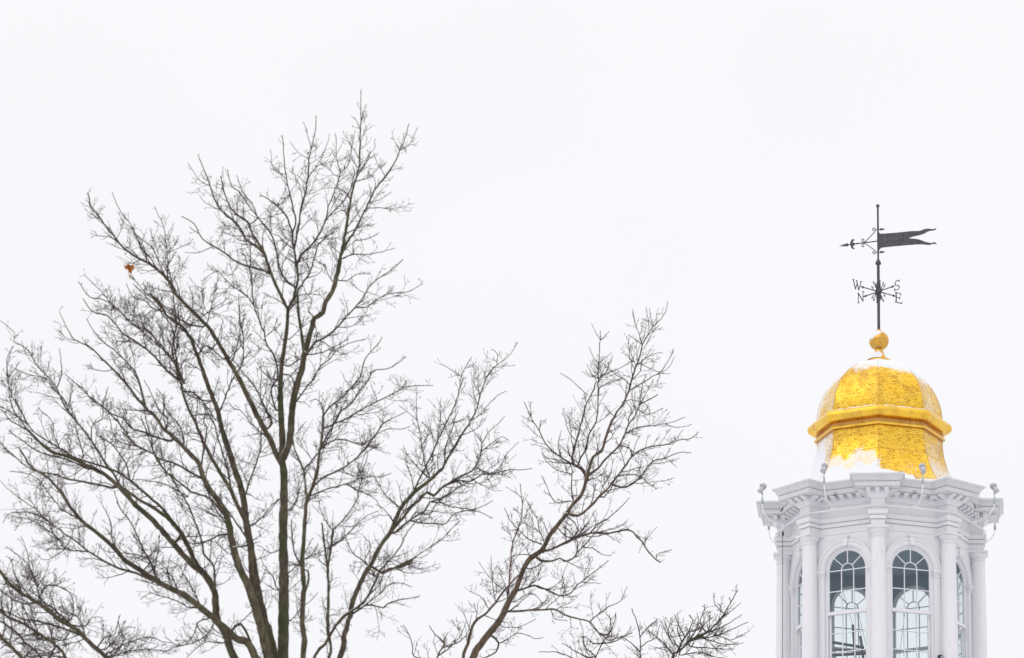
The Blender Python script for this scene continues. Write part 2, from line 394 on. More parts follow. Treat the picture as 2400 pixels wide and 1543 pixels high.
def arch_strip(mb, a, A0_, A1_, r0_, r1_, zs, legs=None, n=24):
    """solid band of arch between radii, from apothem A0_ (back) to A1_ (front); legs: straight down to z"""
    pts = [(-1*cos(pi*i/n), sin(pi*i/n)) for i in range(n+1)]
    rings = []
    if legs is not None: rings.append([(-r0_, legs), (-r1_, legs)])
    rings += [[(r0_*x, zs+r0_*z), (r1_*x, zs+r1_*z)] for x, z in pts]
    if legs is not None: rings.append([(r0_, legs), (r1_, legs)])
    sect = [[P(a, A0_, i[1], i[0]), P(a, A1_, i[1], i[0]), P(a, A1_, o[1], o[0]), P(a, A0_, o[1], o[0])] for i, o in rings]
    vs = [p for s_ in sect for p in s_]; m = len(sect)
    mb.add(vs, [(i*4+k, i*4+(k+1) % 4, (i+1)*4+(k+1) % 4, (i+1)*4+k) for i in range(m-1) for k in range(4)]+[(0, 1, 2, 3), tuple((m-1)*4+q for q in (3, 2, 1, 0))])
def fbox(mb, a, A, x0, x1, z0_, z1_, d0, d1):
    poly = [P(a, A+d0, z0_, x0), P(a, A+d0, z0_, x1), P(a, A+d0, z1_, x1), P(a, A+d0, z1_, x0)]
    mb.prism(poly, P(a, d1-d0, 0)-P(a, 0, 0))
HW = 54.; SILL = -488.
for k in range(8):
    a = V8(k)+pi/8; A = 196.
    wl = wall_face(a, A, HW, ZS, ZT, ZB, SILL, 81.1, 12)
    part(wl, 'wall', BOARD, recalc=False)
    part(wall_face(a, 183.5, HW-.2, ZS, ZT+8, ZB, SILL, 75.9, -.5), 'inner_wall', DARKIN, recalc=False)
    # window: outer frame, with sashes, panes and surround as its pieces
    fr = MB(); arch_strip(fr, a, 184.5, 192, 48.6, HW, ZS, legs=SILL); fbox(fr, a, 184.5, -HW, HW, SILL-6, SILL, 0, 15)
    fr.box(P(a, 188, -303.5), .1, .1, .1)
    win = part(fr, 'window', WHITE)
    s1 = MB(); arch_strip(s1, a, 186, 190.5, 45.4, 48.6, ZS, legs=-298)
    fbox(s1, a, 186, -48.6, 48.6, -304, -296, -.4, 7.0)                 # meeting rail
    mw = .95
    for x in (-15.3, 15.3): fbox(s1, a, 186.6, x-mw, x+mw, -296, ZS+.5, 0, 3)
    for z in (ZS, -248): fbox(s1, a, 186.7, -45.5, 45.5, z-mw, z+mw, 0, 3.1)
    arch_strip(s1, a, 186.6, 189.6, 14.4, 16.3, ZS)
    for ang in (42, 90, 138):
        ca, sa = cos(radians(ang)), sin(radians(ang)); q = []
        for rr, ss in ((15.8, -1), (46, -1), (46, 1), (15.8, 1)): q.append(P(a, 186.7, ZS+rr*sa+ss*mw*ca, rr*ca-ss*mw*sa))
        s1.prism(q, P(a, 3, 0)-P(a, 0, 0))
    s1.build('upper_sash', WHITE, win, U, TO)
    s2 = MB()
    for s_ in (-1, 1): fbox(s2, a, 181, s_*45.5-2.3, s_*45.5+2.3, SILL, -304.2, 0, 4.2)
    for x in (-15.3, 15.3): fbox(s2, a, 182, x-mw, x+mw, SILL, -304.2, 0, 3)
    for z in (-346, -391, -436): fbox(s2, a, 182.1, -43.4, 43.4, z-mw, z+mw, 0, 3.1)
    s2.build('lower_sash', WHITE, win, U, TO)
    g1 = MB(); n = 20; arc = [(46.5*cos(pi*i/n), ZS+46.5*sin(pi*i/n)) for i in range(n+1)]
    g1.add([P(a, 187.8, z, x) for x, z in arc+[(-46.5, -297), (46.5, -297)]], [tuple(range(n+3))])
    g1.add([P(a, 183.2, z, x) for x, z in ((-44, -305), (44, -305), (44, SILL), (-44, SILL))], [(0, 1, 2, 3)])
    g1.build('glass', GLASS, win, U, TO)
    ar = MB(); arch_strip(ar, a, A-.5, A+3.2, 57, 68, ZS); arch_strip(ar, a, A-.5, A+5.2, 66, 71, ZS); arch_strip(ar, a, A-.5, A+1.6, 54.2, 58, ZS)
    ar.build('arch_moulding', WHITE, win, U, TO)
    ks = MB(); ks.prism([P(a, A, -145, -5.3), P(a, A, -145, 5.3), P(a, A, -125, 7), P(a, A, -125, -7)], P(a, 8, 0)-P(a, 0, 0))
    fbox(ks, a, A, -8.3, 8.3, -125.2, -121.5, 0, 10); ks.build('keystone', WHITE, win, U, TO)
    im = MB()
    for s_ in (-1, 1):
        x0, x1 = sorted((s_*54.3, s_*70)); fbox(im, a, A, x0, x1, ZB, -214, -.5, 2.4)
        for e1, z0_, z1_ in ((1.2, -216, -211), (3, -209.5, -205), (5.2, -205, -199.4), (1.8, -211, -209.5)):
            fbox(im, a, A, x0-e1*.8, x1+e1*.8, z0_, z1_, -.5, 2.4+e1)
    im.build('pilaster', WHITE, win, U, TO)
# inner ceiling, floor and the lower stages down to the ground
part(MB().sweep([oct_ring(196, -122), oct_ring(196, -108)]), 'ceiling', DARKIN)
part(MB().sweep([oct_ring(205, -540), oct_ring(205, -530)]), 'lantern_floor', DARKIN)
part(MB().sweep([oct_ring(R, z) for R, z in ((290, -640), (290, -560), (298, -556), (298, -540), (270, -532), (205, -530.2))]), 'plinth', WHITE)
mb = MB(); sq = lambda h, z: [P(pi/4+TH+i*pi/2, h*1.4142, z) for i in range(4)]
mb.sweep([sq(330, GZ), sq(330, -660)]); part(mb, 'brick_stage', BRICK)
mb = MB(); mb.sweep([sq(331, -660), sq(345, -655), sq(345, -645), sq(320, -640)]); part(mb, 'stage_cornice', WHITE)
# interior braces and ropes
br_ = attach('steel_bracing', (0, 0, -520), 'dark steel bracing crossing behind the glass of the left front window', 'frame')
mb = MB()
for (x0, z0_, x1, z1_, w_, dep) in ((-66, -284, -50, -520, 3, 0), (-49, -305, -22, -520, 3, 25)):
    mb.tube([(x0, dep, z0_), (x1, dep, z1_)], w_, 4)
mb.build('post', STEEL, br_, U, (0, 0, -520))
mb = MB()
for (x0, z0_, x1, z1_, w_) in ((-118, -322, -40, -336, 3.4), (-118, -340, -70, -342, 2.2), (-118, -354, -26, -349, 3.6)):
    mb.tube([(x0, 12, z0_), (x1, 12, z1_)], w_, 4)
mb.build('beam', STEEL, br_, U, (0, 0, -520))
cb = attach('rope_line', (0, 0, -130), 'thin dark lines hanging slantwise behind the lantern windows', 'rope')
mb = MB()
for p in (((-92, 0, -190), (-66, 0, -284)), ((-60, -20, -245), (-30, -20, -400)), ((-56, -20, -245), (-22, -20, -400)), ((58, -20, -245), (36, -20, -400))):
    mb.tube(p, .45, 4)
mb.build('line', BLACK, cb, U, (0, 0, -130))

# ---- dome
from mathutils import noise as mn
def nz(p, s, o=0): return mn.fractal(Vector((p.x*s+o, p.y*s, p.z*s)), 1.0, 2.0, 5)
def R_dome(z):                              # vertex radius
    q = (z-206)/148.; return 147*sqrt(max(0, 1-q*q))
sk_prof = [(244, 3), (215, 9), (195, 22), (178, 43), (166.5, 66), (161, 80), (156, 94), (151.5, 110), (148.5, 126), (147, 142), (146.5, 160)]
dome_prof = [(147, 196)]+[(147*cos(t), 206+148*sin(t)) for t in [i/24*1.50 for i in range(0, 25)]]
def gore(prof, n, frost):
    mb = MB(); att = []
    for k in range(8):
        vv = 0.; rows = []
        for i, (R, z) in enumerate(prof):
            if i: vv += hypot(R-prof[i-1][0], z-prof[i-1][1])
            a, b = P(V8(k), R, z), P(V8(k+1), R, z); hw = R*S8
            rows.append(([a.lerp(b, j/n) for j in range(n+1)], [((-hw+2*hw*j/n)*U+k*3.17, vv*U) for j in range(n+1)]))
        vs = [p for r, _ in rows for p in r]; us = [u_ for _, r in rows for u_ in r]; att += vs
        fs = [(i*(n+1)+j, i*(n+1)+j+1, (i+1)*(n+1)+j+1, (i+1)*(n+1)+j) for i in range(len(prof)-1) for j in range(n)]
        mb.add(vs, fs, True, [[us[q] for q in f] for f in fs])
    return mb, att
def frost_attr(ob, fn):
    me = ob.data; at = me.attributes.new('frost', 'FLOAT', 'POINT')
    at.data.foreach_set('value', [fn(v.co/U + Vector(TO)) for v in me.vertices])
def sstep(a, b, x): t = min(1, max(0, (x-a)/(b-a))); return t*t*(3-2*t)
def azi(p): return degrees(atan2(p.x, -p.y))
def frost_fn(p):
    a = azi(p); z = p.z
    side = sstep(45.5, 47, abs(a-degrees(TH)))
    f = -.02+side*.20+.12*nz(p, .02, 3)
    if a < -45: f += .05
    if a < -85: f += .35
    if z > 200:
        f += .6*sstep(288, 338, z+18*nz(p, .03, 5)) + .1*sstep(275, 300, z)*(1 if a > 0 else .0)
    else:
        f += .2*sstep(110, 60, z)
        if a < 0: f += .25*sstep(-45, -90, a)*sstep(60, 100, 190-z+60)
        if -46.3 < a < -1.3: f += .38*sstep(106, 76, z+26*nz(p, .035, 9))
    return f
for prof, nm in ((dome_prof, 'dome'), (sk_prof, 'dome_skirt')):
    # finer rows
    fine = []
    for (A_, B_) in zip(prof, prof[1:]):
        for q in (0, .5): fine.append((A_[0]+(B_[0]-A_[0])*q, A_[1]+(B_[1]-A_[1])*q))
    fine.append(prof[-1])
    mb, _ = gore(fine, 18, None); o = part(mb, nm, GOLD, recalc=False)
    frost_attr(o, frost_fn)
    sm = MB()
    for k in range(8):
        sm.tube([P(V8(k), R+.1, z) for R, z in prof], .5, 5)
    for zz in ((205+148*sin(.86),) if nm == 'dome' else (99,)):
        R = 147*cos(.86)+.3 if nm == 'dome' else 154.6
        sm.tube(oct_ring(R, zz), .6, 4, closed=True)
    sm.build('ridge_seam', SEAM, o, U, TO)
# half-round gold torus, fillets
def oct_sweep(pr, name, m, **k): return part(MB().sweep([oct_ring(R, z) for R, z in pr], cap=False), name, m, **k)
tor = [(146, 204), (150, 203.5)]+[(155.5+14*cos(t), 189+13.8*sin(t)) for t in [radians(95-190*i/14) for i in range(15)]]+[(151.5, 174.6)]
o = oct_sweep(tor, 'dome_band', GOLDM, label='polished gold half round moulding ringing the dome')
GOLDSHADE = gold('shade_brown_gold', frost=False, uv=False, tint=(.55, .27, .05), speck=1.)  # shade under the band and its fillet, painted in as browner gold
oct_sweep([(151.5, 174.6), (149, 174), (148.6, 165)], 'band_recess', GOLDSHADE)
oct_sweep([(148.6, 165), (153.5, 163.8), (153.5, 158.6)], 'band_fillet', GOLDM)
oct_sweep([(153.5, 158.6), (151, 157.8), (146, 156.5)], 'band_underside', GOLDSHADE)
# snow shells
def shell(prof, n, thick, name, par, label=None):
    """snow lying over a profile; thick(p, az) may be negative where the metal stays bare"""
    rings = []
    for R, z in prof:
        ring = []
        for p in oct_ring(R, z, n):
            a = azi(p); t = thick(p, a)
            d = Vector((p.x, p.y, 0)).normalized()
            nrm = (d*.8+Vector((0, 0, .6))).normalized(); ring.append(p+nrm*t)
        rings.append(ring)
    mb = MB().sweep(rings, True, cap=False)
    # drop faces wholly buried
    return mb
def refine(prof, q): 
    out = []
    for A_, B_ in zip(prof, prof[1:]):
        for i in range(q): out.append((A_[0]+(B_[0]-A_[0])*i/q, A_[1]+(B_[1]-A_[1])*i/q))
    return out+[prof[-1]]
def th_top(p, a):
    lim = 322 if a < -1.3 else (307 if a < 44 else 292)
    if a < -46 : lim = 318
    if a > 90 or a < -90: lim = 285
    return -2.+max(-.5, min(4.6, (p.z-lim-13*nz(p, .04))*.28))
def th_skirt(p, a):
    if -46.3 <= a < -1.3: lim = 68+8*nz(p, .05)
    elif -1.3 <= a < 43.7: lim = 49-22*(a/45)
    elif a < -46.3: lim = 150 - 120*sstep(-72, -49, a)
    elif a > 88: lim = 90
    else: lim = 34-30*sstep(44, 60, a)
    if a < -91.3: lim = 150
    return -2+max(-.5, min(5.0, (lim+14*nz(p, .035, 7)-p.z)*.3))
dome_ob = [o for o in tower.children if o.name == 'dome'][0]; sk_ob = [o for o in tower.children if o.name == 'dome_skirt'][0]
sh = shell(refine(dome_prof[9:], 5), 30, th_top, 'snow', None); sh.build('snow', SNOW, dome_ob, U, TO, recalc=False)
sh = shell(refine(sk_prof, 6), 30, th_skirt, 'snow', None); sh.build('snow', SNOW, sk_ob, U, TO, recalc=False)
# snow on the gold band and on the cornice
def ledge(R0_, R1_, z, name, parent, hfn, n=40):
    rings = []
    for q in range(7):
        R = R0_+(R1_-R0_)*q/6; h = sin(pi*min(1, .12+q/6*.88)) if q < 6 else 0
        rings.append([p+Vector((0, 0, hfn(p, azi(p))*h)) for p in oct_ring(R, z, n)])
    return MB().sweep(rings, True, cap=False).build(name, SNOW, parent, U, TO, recalc=False)
ledge(146.2, 158.5, 202.5, 'snow', o, lambda p, a: (2.6+2.2*nz(p, .09))*(1 if abs(a+1.3) < 46 else .55 if a > 0 else 1.2))
mb = MB(); rings = []
for p_, z, s_ in ((45, -.1, 0), (45, 1.6, 1), (43, 2.6, 1), (36, 3.4, 1), (15, 5, 1), (-2, 7, 1)):
    def sub(r):
        o_ = []
        for i in range(len(r)):
            for q in range(5): o_.append(r[i].lerp(r[(i+1) % len(r)], q/5))
        return o_
    rings.append([v+Vector((0, 0, s_*1.3*nz(v, .06))) for v in sub(block_ring(p_, z))])
mb.sweep(rings, True, cap=False); cornice_ob = [q for q in tower.children if q.name == 'cornice'][0]
mb.build('snow', SNOW, cornice_ob, U, TO, recalc=False)

# ---- finial: golden ball on a flared foot
fo = MB(); fo.lathe([(20, 349), (29, 350.5), (29.3, 353), (28.6, 358), (25, 359), (19, 360.5), (17.5, 363), (14.5, 370), (11.5, 377), (10, 382), (9.3, 386), (9.6, 388)], 40)
foot = part(fo, 'finial_foot', GOLDF, label='worn gold flared foot under the ball')
zb = 407.5
ba = MB(); ba.lathe([(max(.01, 23.6*sin(t)), zb-23.6*cos(t)) for t in [pi*i/28 for i in range(29)]], 44)
ba.lathe([(6, 429), (6.5, 430), (6.5, 434), (4, 435)], 20)
ball = part(ba, 'finial_ball', GOLDF, label='gold ball patched with snow on its upper left')
sb = MB(); nn, mm = 60, 40; vs = []
sdir = Vector((-.62, -.28, .73)).normalized()
for i in range(mm+1):
    for j in range(nn):
        t = pi*(.02+.96*i/mm); ph = 2*pi*j/nn; v = Vector((sin(t)*cos(ph), sin(t)*sin(ph), -cos(t)))
        k = v.dot(sdir)+.22*mn.fractal(v*3, 1, 2, 5); rr = 23.6-1.2+max(0, min(1.9, (k-.50)*9)); vs.append(v*rr+Vector((0, 0, zb)))
sb.add(vs, [(i*nn+j, i*nn+(j+1) % nn, (i+1)*nn+(j+1) % nn, (i+1)*nn+j) for i in range(mm) for j in range(nn)], True)
sb.build('snow', SNOW, ball, U, TO, recalc=False)
sb = MB(); rings = []
for r, z in [(28.5, 358.5), (25, 359.5), (19.5, 361), (17.5, 364), (14.5, 371), (11.5, 378)]:
    ring = []
    for j in range(48):
        ph = 2*pi*j/48; v = Vector((cos(ph), sin(ph), 0)); k = v.dot(Vector((-.75, -.66, 0)))+.5*mn.fractal(Vector((cos(ph)*2, sin(ph)*2, z*.08)), 1, 2, 4)
        ring.append(v*(r-1+max(0, min(1.7, (k-.35)*6)))+Vector((0, 0, z)))
    rings.append(ring)
sb.sweep(rings, True, cap=False); sb.build('snow', SNOW, foot, U, TO, recalc=False)

# ------------------------------------------------------------------ weathervane
wv = attach('weathervane', (0, 0, 434), 'black iron weathervane with swallow tailed banner, arrow and compass letters above the gold ball', 'weathervane')
WO = (0, 0, 434)
def wpart(mb, name, label=None, parent=wv, **k):
    o = mb.build(name, IRON, parent, U, WO, **k)
    if label: o['label'] = label
    return o
KZ = 1/.9385
def Z1(Y): return 742.5+ (482.9-(460+Y/3.849-0))*KZ - (482.9-482.9) - 0.0   # image row of the vane -> height
# top ball of the mast sits at row 482.9
ZTOP = (1188.6-482.9)/.948
def ZZ(Y): return ZTOP-((460+Y/3.849)-482.9)*KZ
zc = ZZ(600)
mb = MB().tube([(0, 0, ZZ(1208)), (0, 0, ZZ(612))], 3.5, 14); mast = wpart(mb, 'mast')
mb = MB().tube([(0, 0, ZZ(615)), (0, 0, ZZ(95))], 2.3, 12); wpart(mb, 'spindle')
mb = MB().lathe([(4.4*sin(t)+.01, ZZ(88)-4.4*cos(t)) for t in [pi*i/12 for i in range(13)]], 18); wpart(mb, 'mast_ball')
mb = MB().lathe([(3.6, ZZ(617)), (6.9, ZZ(616)), (6.8, ZZ(606)), (6.0, ZZ(596)), (4.6, ZZ(585)), (2.5, ZZ(574))], 20); wpart(mb, 'collar')
psi = radians(18)
def va(X, Y, off=0.):                       # point in the vane's own plane
    a_ = (X-803)/3.849/cos(psi); b_ = (-(Y-405)/3.849 - a_*sin(psi)*.303)*KZ
    return Vector((a_*cos(psi)+off*sin(psi), -a_*sin(psi)+off*cos(psi), ZZ(405)+b_))
nrm_ = Vector((sin(psi), cos(psi), 0))
ban = [(806, 322), (818, 334), (840, 341), (1000, 331), (1100, 322), (1180, 320), (1215, 308), (1250, 301), (1290, 305), (1315, 305), (1334, 296), (1328, 308), (1312, 318), (1275, 321), (1240, 335), (1220, 346), (1180, 358), (1120, 371), (1084, 384), (1120, 389), (1180, 399), (1240, 422), (1290, 430), (1315, 424), (1336, 441), (1300, 439), (1262, 448), (1200, 442), (1140, 443), (1000, 452), (850, 465), (826, 472), (812, 490), (806, 490)]
bm = bmesh.new(); vsb = [bm.verts.new(va(x, y, -.8)) for x, y in catmull(ban+ban[:1], 9)[:-1]]; f_ = bm.faces.new(vsb)
r_ = bmesh.ops.extrude_face_region(bm, geom=[f_]); bmesh.ops.translate(bm, vec=nrm_*1.6, verts=[v for v in r_['geom'] if isinstance(v, bmesh.types.BMVert)])
bmesh.ops.triangulate(bm, faces=bm.faces); bmesh.ops.recalc_face_normals(bm, faces=bm.faces)
mb = MB(); bm.verts.index_update(); mb.add([v.co.copy() for v in bm.verts], [[v.index for v in f.verts] for f in bm.faces]); bm.free()
wpart(mb, 'banner')
def spiral(cx, cy, r0_, turns, a0, dirn=1, n=26):
    return [(cx+r0_*(1-.75*i/n)*cos(a0+dirn*2*pi*turns*i/n), cy+r0_*(1-.75*i/n)*sin(a0+dirn*2*pi*turns*i/n)) for i in range(n+1)]
mb = MB(); mb.tube([va(*p) for p in ((800, 407), (610, 427), (520, 437))], [1.5, 1.6, 1.2], 8)
def lathe_dir(mb, p0, p1, prof):
    d = (p1-p0); Ld = d.length; Mq = d.to_track_quat('Z', 'Y').to_matrix(); mb.lathe([(r, z*Ld) for r, z in prof], 10, p0, Mq)
lathe_dir(mb, va(545, 434), va(445, 447), [(1.2, 0), (1.4, .12), (4.6, .22), (3.2, .3), (3.3, .42), (.15, 1)])
for X in (612,): mb.lathe([(.1, -2.8), (2.6, 0), (.1, 2.8)], 10, va(X, 427))
wpart(mb, 'arrow')
mb = MB()                                   # crescent on the arrow shaft
cr = [(592, 395), (572, 385), (556, 402), (548, 430), (556, 460), (572, 476), (592, 470), (580, 464), (573, 448), (590, 440), (590, 422), (573, 416), (577, 402)]
bm = bmesh.new(); vsb = [bm.verts.new(va(x, y, -.8)) for x, y in catmull(cr+cr[:1], 8)[:-1]]; f_ = bm.faces.new(vsb)
r_ = bmesh.ops.extrude_face_region(bm, geom=[f_]); bmesh.ops.translate(bm, vec=nrm_*1.6, verts=[v for v in r_['geom'] if isinstance(v, bmesh.types.BMVert)])
bmesh.ops.triangulate(bm, faces=bm.faces); bmesh.ops.recalc_face_normals(bm, faces=bm.faces); bm.verts.index_update()
mb.add([v.co.copy() for v in bm.verts], [[v.index for v in f.verts] for f in bm.faces]); bm.free(); wpart(mb, 'crescent')
for s_, yb, ym in ((1, 302, 320), (-1, 508, 492)):
    mb = MB(); mb.tube([va(*p) for p in ((800, yb), (782, yb+2*s_), (776, ym), (690, 408 if s_ > 0 else 430))], 1.05, 6)
    mb.tube([va(*p) for p in [(784, yb+3)]+spiral(765, yb, 17, 1.05, 0.1, -s_)], 1., 6)
    mb.tube([va(*p) for p in [(690, 410 if s_ > 0 else 428)]+spiral(667, 395 if s_ > 0 else 447, 17, 1.05, 1.0*s_, s_)], 1., 6)
    wpart(mb, 'scroll_bracket')
    mb = MB(); p0, p1 = va(806, yb), va(870, yb-3)
    lathe_dir(mb, p0, p1, [(1, 0), (1, .2), (3.6, .3), (1.6, .38), (3.0, .5), (.15, 1)]); wpart(mb, 'dart')
# compass hub, scrolls, rods, letters
zh = ZZ(862)
mb = MB().lathe([(max(.01, 8.3*sin(t)), zh-8.3*cos(t)) for t in [pi*i/16 for i in range(17)]], 24)
for q in (-1, 1): mb.lathe([(3.6, zh+q*24), (5.2, zh+q*19), (5.6, zh+q*12), (4.2, zh+q*8)], 16)
hub = wpart(mb, 'hub')
for k in range(8):
    az_ = radians(20+45*k)
    for s_ in (1, -1):
        c_ = [(4, 6), (7, 9), (9, 14), (12, 19)]+[(10.5+3*cos(1.2-i*.5)*(1-.06*i), 22+3*sin(1.2-i*.5)*(1-.06*i)) for i in range(9)] if k % 2 == 0 else \
             [(6, 3), (11, 5), (14, 8), (16.5, 12)]+[(15+3*cos(.8-i*.5)*(1-.06*i), 14+3*sin(.8-i*.5)*(1-.06*i)) for i in range(9)]
        wpart(MB().tube([Vector((r*sin(az_), -r*cos(az_), zh+s_*h)) for r, h in c_], .85, 5), 'scroll', parent=hub)
LET = {  # strokes in a unit box (x right, y up, half width)
 'W': [((.0, 1), (.28, 0), .045), ((.28, 0), (.5, .8), .03), ((.42, .95), (.68, 0), .045), ((.68, 0), (.96, 1), .03), ((-.08, 1), (.12, 1), .03), ((.84, 1), (1.06, 1), .03), ((.34, .98), (.5, .98), .03)],
 'N': [((.1, 0), (.1, 1), .03), ((.1, 1), (.88, 0), .05), ((.88, 0), (.88, 1), .03), ((-.04, 0), (.26, 0), .03), ((-.04, 1), (.14, 1), .03), ((.74, 1), (1.02, 1), .03)],
 'E': [((.15, 0), (.15, 1), .055), ((.0, 1), (.85, 1), .035), ((.0, 0), (.98, 0), .04), ((.15, .53), (.68, .53), .035), ((.83, 1), (.87, .82), .03), ((.94, 0), (1.02, .2), .03), ((.68, .4), (.68, .66), .03)],
 'S': [((.86, .98), (.84, .78), .03)]}
sp = [(.84, .82), (.66, .96), (.42, .98), (.2, .86), (.14, .7), (.26, .56), (.5, .48), (.76, .38), (.86, .22), (.76, .06), (.5, 0), (.26, .04), (.1, .18)]
LET['S'] += [(p, q, .045 if 3 < i < 8 else .032) for i, (p, q) in enumerate(zip(sp, sp[1:]))]
LET['S'] += [((.1, .24), (.08, -.02), .03)]
for ch, deg, r0_, r1_, zo, lw, lh in (('W', -47.5, 58, 84, 1, 26, 23), ('S', 42.5, 57, 78, 0, 21, 24), ('E', 132.5, 57, 80, -2, 22, 24), ('N', -137.5, 54, 75, 1, 21, 24)):
    az_ = radians(deg); mb = MB()
    mb.tube([P(az_, 6, zh), P(az_, r0_-1, zh)], 1.35, 8)
    mb.lathe([(.2, -3), (3.3, 0), (1, 4)], 8, P(az_, r0_-9, zh), Matrix.Rotation(az_, 3, 'Z') @ Matrix.Rotation(pi/2, 3, 'X'))
    wpart(mb, 'compass_rod')
    mb = MB(); sg = 1 if ch in 'SE' else -1
    nd = P(az_, 0, 0, 1)-P(az_, 0, 0)
    for (x0, y0), (x1, y1), hw_ in LET[ch]:
        def q_(x, y): r_0 = r0_-3; return P(az_, r_0+(x if sg > 0 else 1-x)*lw, zh+zo+(y-.5)*lh)
        A_, B_ = q_(x0, y0), q_(x1, y1); d_l = (B_-A_).normalized(); sd_ = d_l.cross(nd).normalized()*hw_*24
        e_ = d_l*hw_*10
        mb.prism([A_-sd_-e_, B_-sd_+e_, B_+sd_+e_, A_+sd_-e_], nd*1.4)
    wpart(mb, 'compass_letter', 'iron letter %s on its rod' % ch)

# ------------------------------------------------------------------ floodlights, conduit, cable, small fittings
cr_pts = []
for k in range(8):
    a = V8(k)
    for t in (-19, 19): cr_pts.append(P(a, 243.5, -66, t))
    # slack arc along the face between the blocks
    for q in (-35, 0, 35): cr_pts.append(P(a+pi/8, 226+ (6 if q == 0 else 5), -66, q))
cd = attach('conduit', (0, 0, -66), 'white electrical conduit running round the frieze below the cornice', 'pipe')
mb = MB().tube(cr_pts, 1.5, 8, closed=True); mb.build('pipe', PIPE, cd, U, (0, 0, -66))
mb = MB()
for a in (-26.2, 19.7, -70.5, 65.5, -115, 112): mb.tube([P(radians(a), 240, -66, -7), P(radians(a), 240, -66, 7)], 2.4, 8)
mb.build('fitting', PIPE, cd, U, (0, 0, -66))
FL = [(-26.2, 'white floodlight left of the front cornice block, before the snowy dome skirt'),
      (19.7, 'white floodlight right of the front cornice block, before the gold dome skirt'),
      (-70.5, 'white floodlight standing over the leftmost corner of the cornice, aimed down to the left'),
      (65.5, 'white floodlight standing over the rightmost corner of the cornice, aimed down to the right'),
      (-115, 'floodlight behind the left end of the cornice with only its curved pipe showing'),
      (112, 'floodlight behind the right end of the cornice with only its curved pipe showing')]
for dg, lab in FL:
    a = radians(dg); o0 = P(a, 240, -66); dzl = {19.7: -6, 65.5: -10, 112: -8}.get(dg, 0); DZ = Vector((0, 0, dzl))
    fl = attach('floodlight', o0, lab, 'floodlight', 'floodlights round the cornice')
    q = lambda mb, n_, m_, par=fl: mb.build(n_, m_, par, U, o0)
    q(MB().tube([P(a, 240, -66), P(a, 250, -64.5), P(a, 266, -59), P(a, 279, -50), P(a, 287, -38), P(a, 290, -24+dzl*.6), P(a, 290, -16+dzl)], 1.5, 8), 'riser_pipe', PIPE)
    q(MB().lathe([(1.8, -19), (2.7, -18), (2.9, -9), (2.2, -8), (2.2, -4), (1.2, -2)], 12, P(a, 290, dzl)), 'coupling', GREYM)
    q(MB().tube([P(a, 290, -4+dzl), P(a, 290, 6+dzl)], 1.0, 8).lathe([(.3, 3.5), (2.3, 5), (2.3, 8), (.3, 9.5)], 10, P(a, 290, dzl)), 'swivel_bracket', GREYM)
    ax = (P(a, -.56, .83) - P(a, 0, 0)).normalized(); cc = P(a, 291, 18.5+dzl)
    Mq = ax.to_track_quat('Z', 'Y').to_matrix() @ Matrix.Scale(.9, 3)
    h = q(MB().lathe([(5.6, -12), (6.8, -12), (7.0, -10), (7.0, 3), (6.6, 4), (6.6, 10), (5, 12.5), (1, 13)], 24, cc, Mq), 'lamp_housing', LAMPW)
    q(MB().lathe([(.5, -11.9), (5.5, -11.9), (5.6, -11), (.5, -10.8)], 20, cc, Mq), 'lens', LENS)
    vz = MB().lathe([(7.1, 4), (8.3, 3.6), (8.3, 11), (7.0, 13.5), (4, 14.5)], 24, cc, Mq)
    vz.box(cc+Mq @ Vector((0, 8.6, 6)), 7, 2.5, 6, Mq); q(vz, 'hood', LAMPW)
    bl = MB(); bl.lathe([(1, 0), (1.2, 1.2)], 6, cc+Mq @ Vector((6.2, -3, -2)), Mq); q(bl, 'bolt', BLACK)
ck = attach('black_cable', P(radians(-90), 227, -70), 'thin black cable hanging down in front of the leftmost column', 'cable')
c0 = P(radians(-90), 227, -70); x0 = -227.5
mb = MB().tube([(x0+1.5, -36, -66), (x0, -37, -80), (x0-.3, -37, -200), (x0-1, -37, -360), (x0-1, -36, -530)], .75, 6); mb.build('cable', BLACK, ck, U, c0)
mb = MB().lathe([(1.4, -79), (2.2, -77), (2.2, -71), (1.3, -69)], 10, (x0+.8, -36.5, 0)); mb.build('insulator', BLACK, ck, U, c0)
for dg, lab in ((-24.6, 'small black hook under the cornice left of the front block'), (18.7, 'small black hook under the cornice right of the front block'), (61.5, 'small black tangled hook under the right end of the cornice'), (-66, 'small black hook under the left end of the cornice')):
    a = radians(dg); c0 = P(a, 247, -28); hk = attach('hook', c0, lab, 'hook', 'black hooks under the cornice')
    mb = MB()
    for t in (-2.2, 2.2): mb.tube([P(a, 247, -28.5, t), P(a, 248, -33, t*1.2), P(a, 250, -38, t), P(a, 253, -37, t*.8)], .8, 6)
    mb.build('hook_wire', BLACK, hk, U, c0)
sc0 = P(radians(37), 222, -409)
cm = attach('security_camera', sc0, 'small black box camera beside the second column from the right, at the bottom edge', 'camera')
mb = MB(); Mz = Matrix.Rotation(radians(30), 3, 'Z'); mb.box(sc0, 6.5, 10, 7, Mz); mb.box(sc0+Vector((0, 0, 4.2)), 7.6, 11.5, 1.1, Mz); mb.build('housing', BLACK, cm, U, sc0)
mb = MB(); mb.lathe([(2.6, 0), (2.6, 1.2), (2, 1.4)], 14, sc0+Mz @ Vector((0, -5, 0)), Mz @ Matrix.Rotation(pi/2, 3, 'X')); mb.build('lens', GREYM, cm, U, sc0)
mb = MB(); mb.tube([sc0+Mz @ Vector((0, 5, 0)), sc0+Vector((-8, 24, -3))], 1.4, 8); mb.build('mount_arm', PIPE, cm, U, sc0)

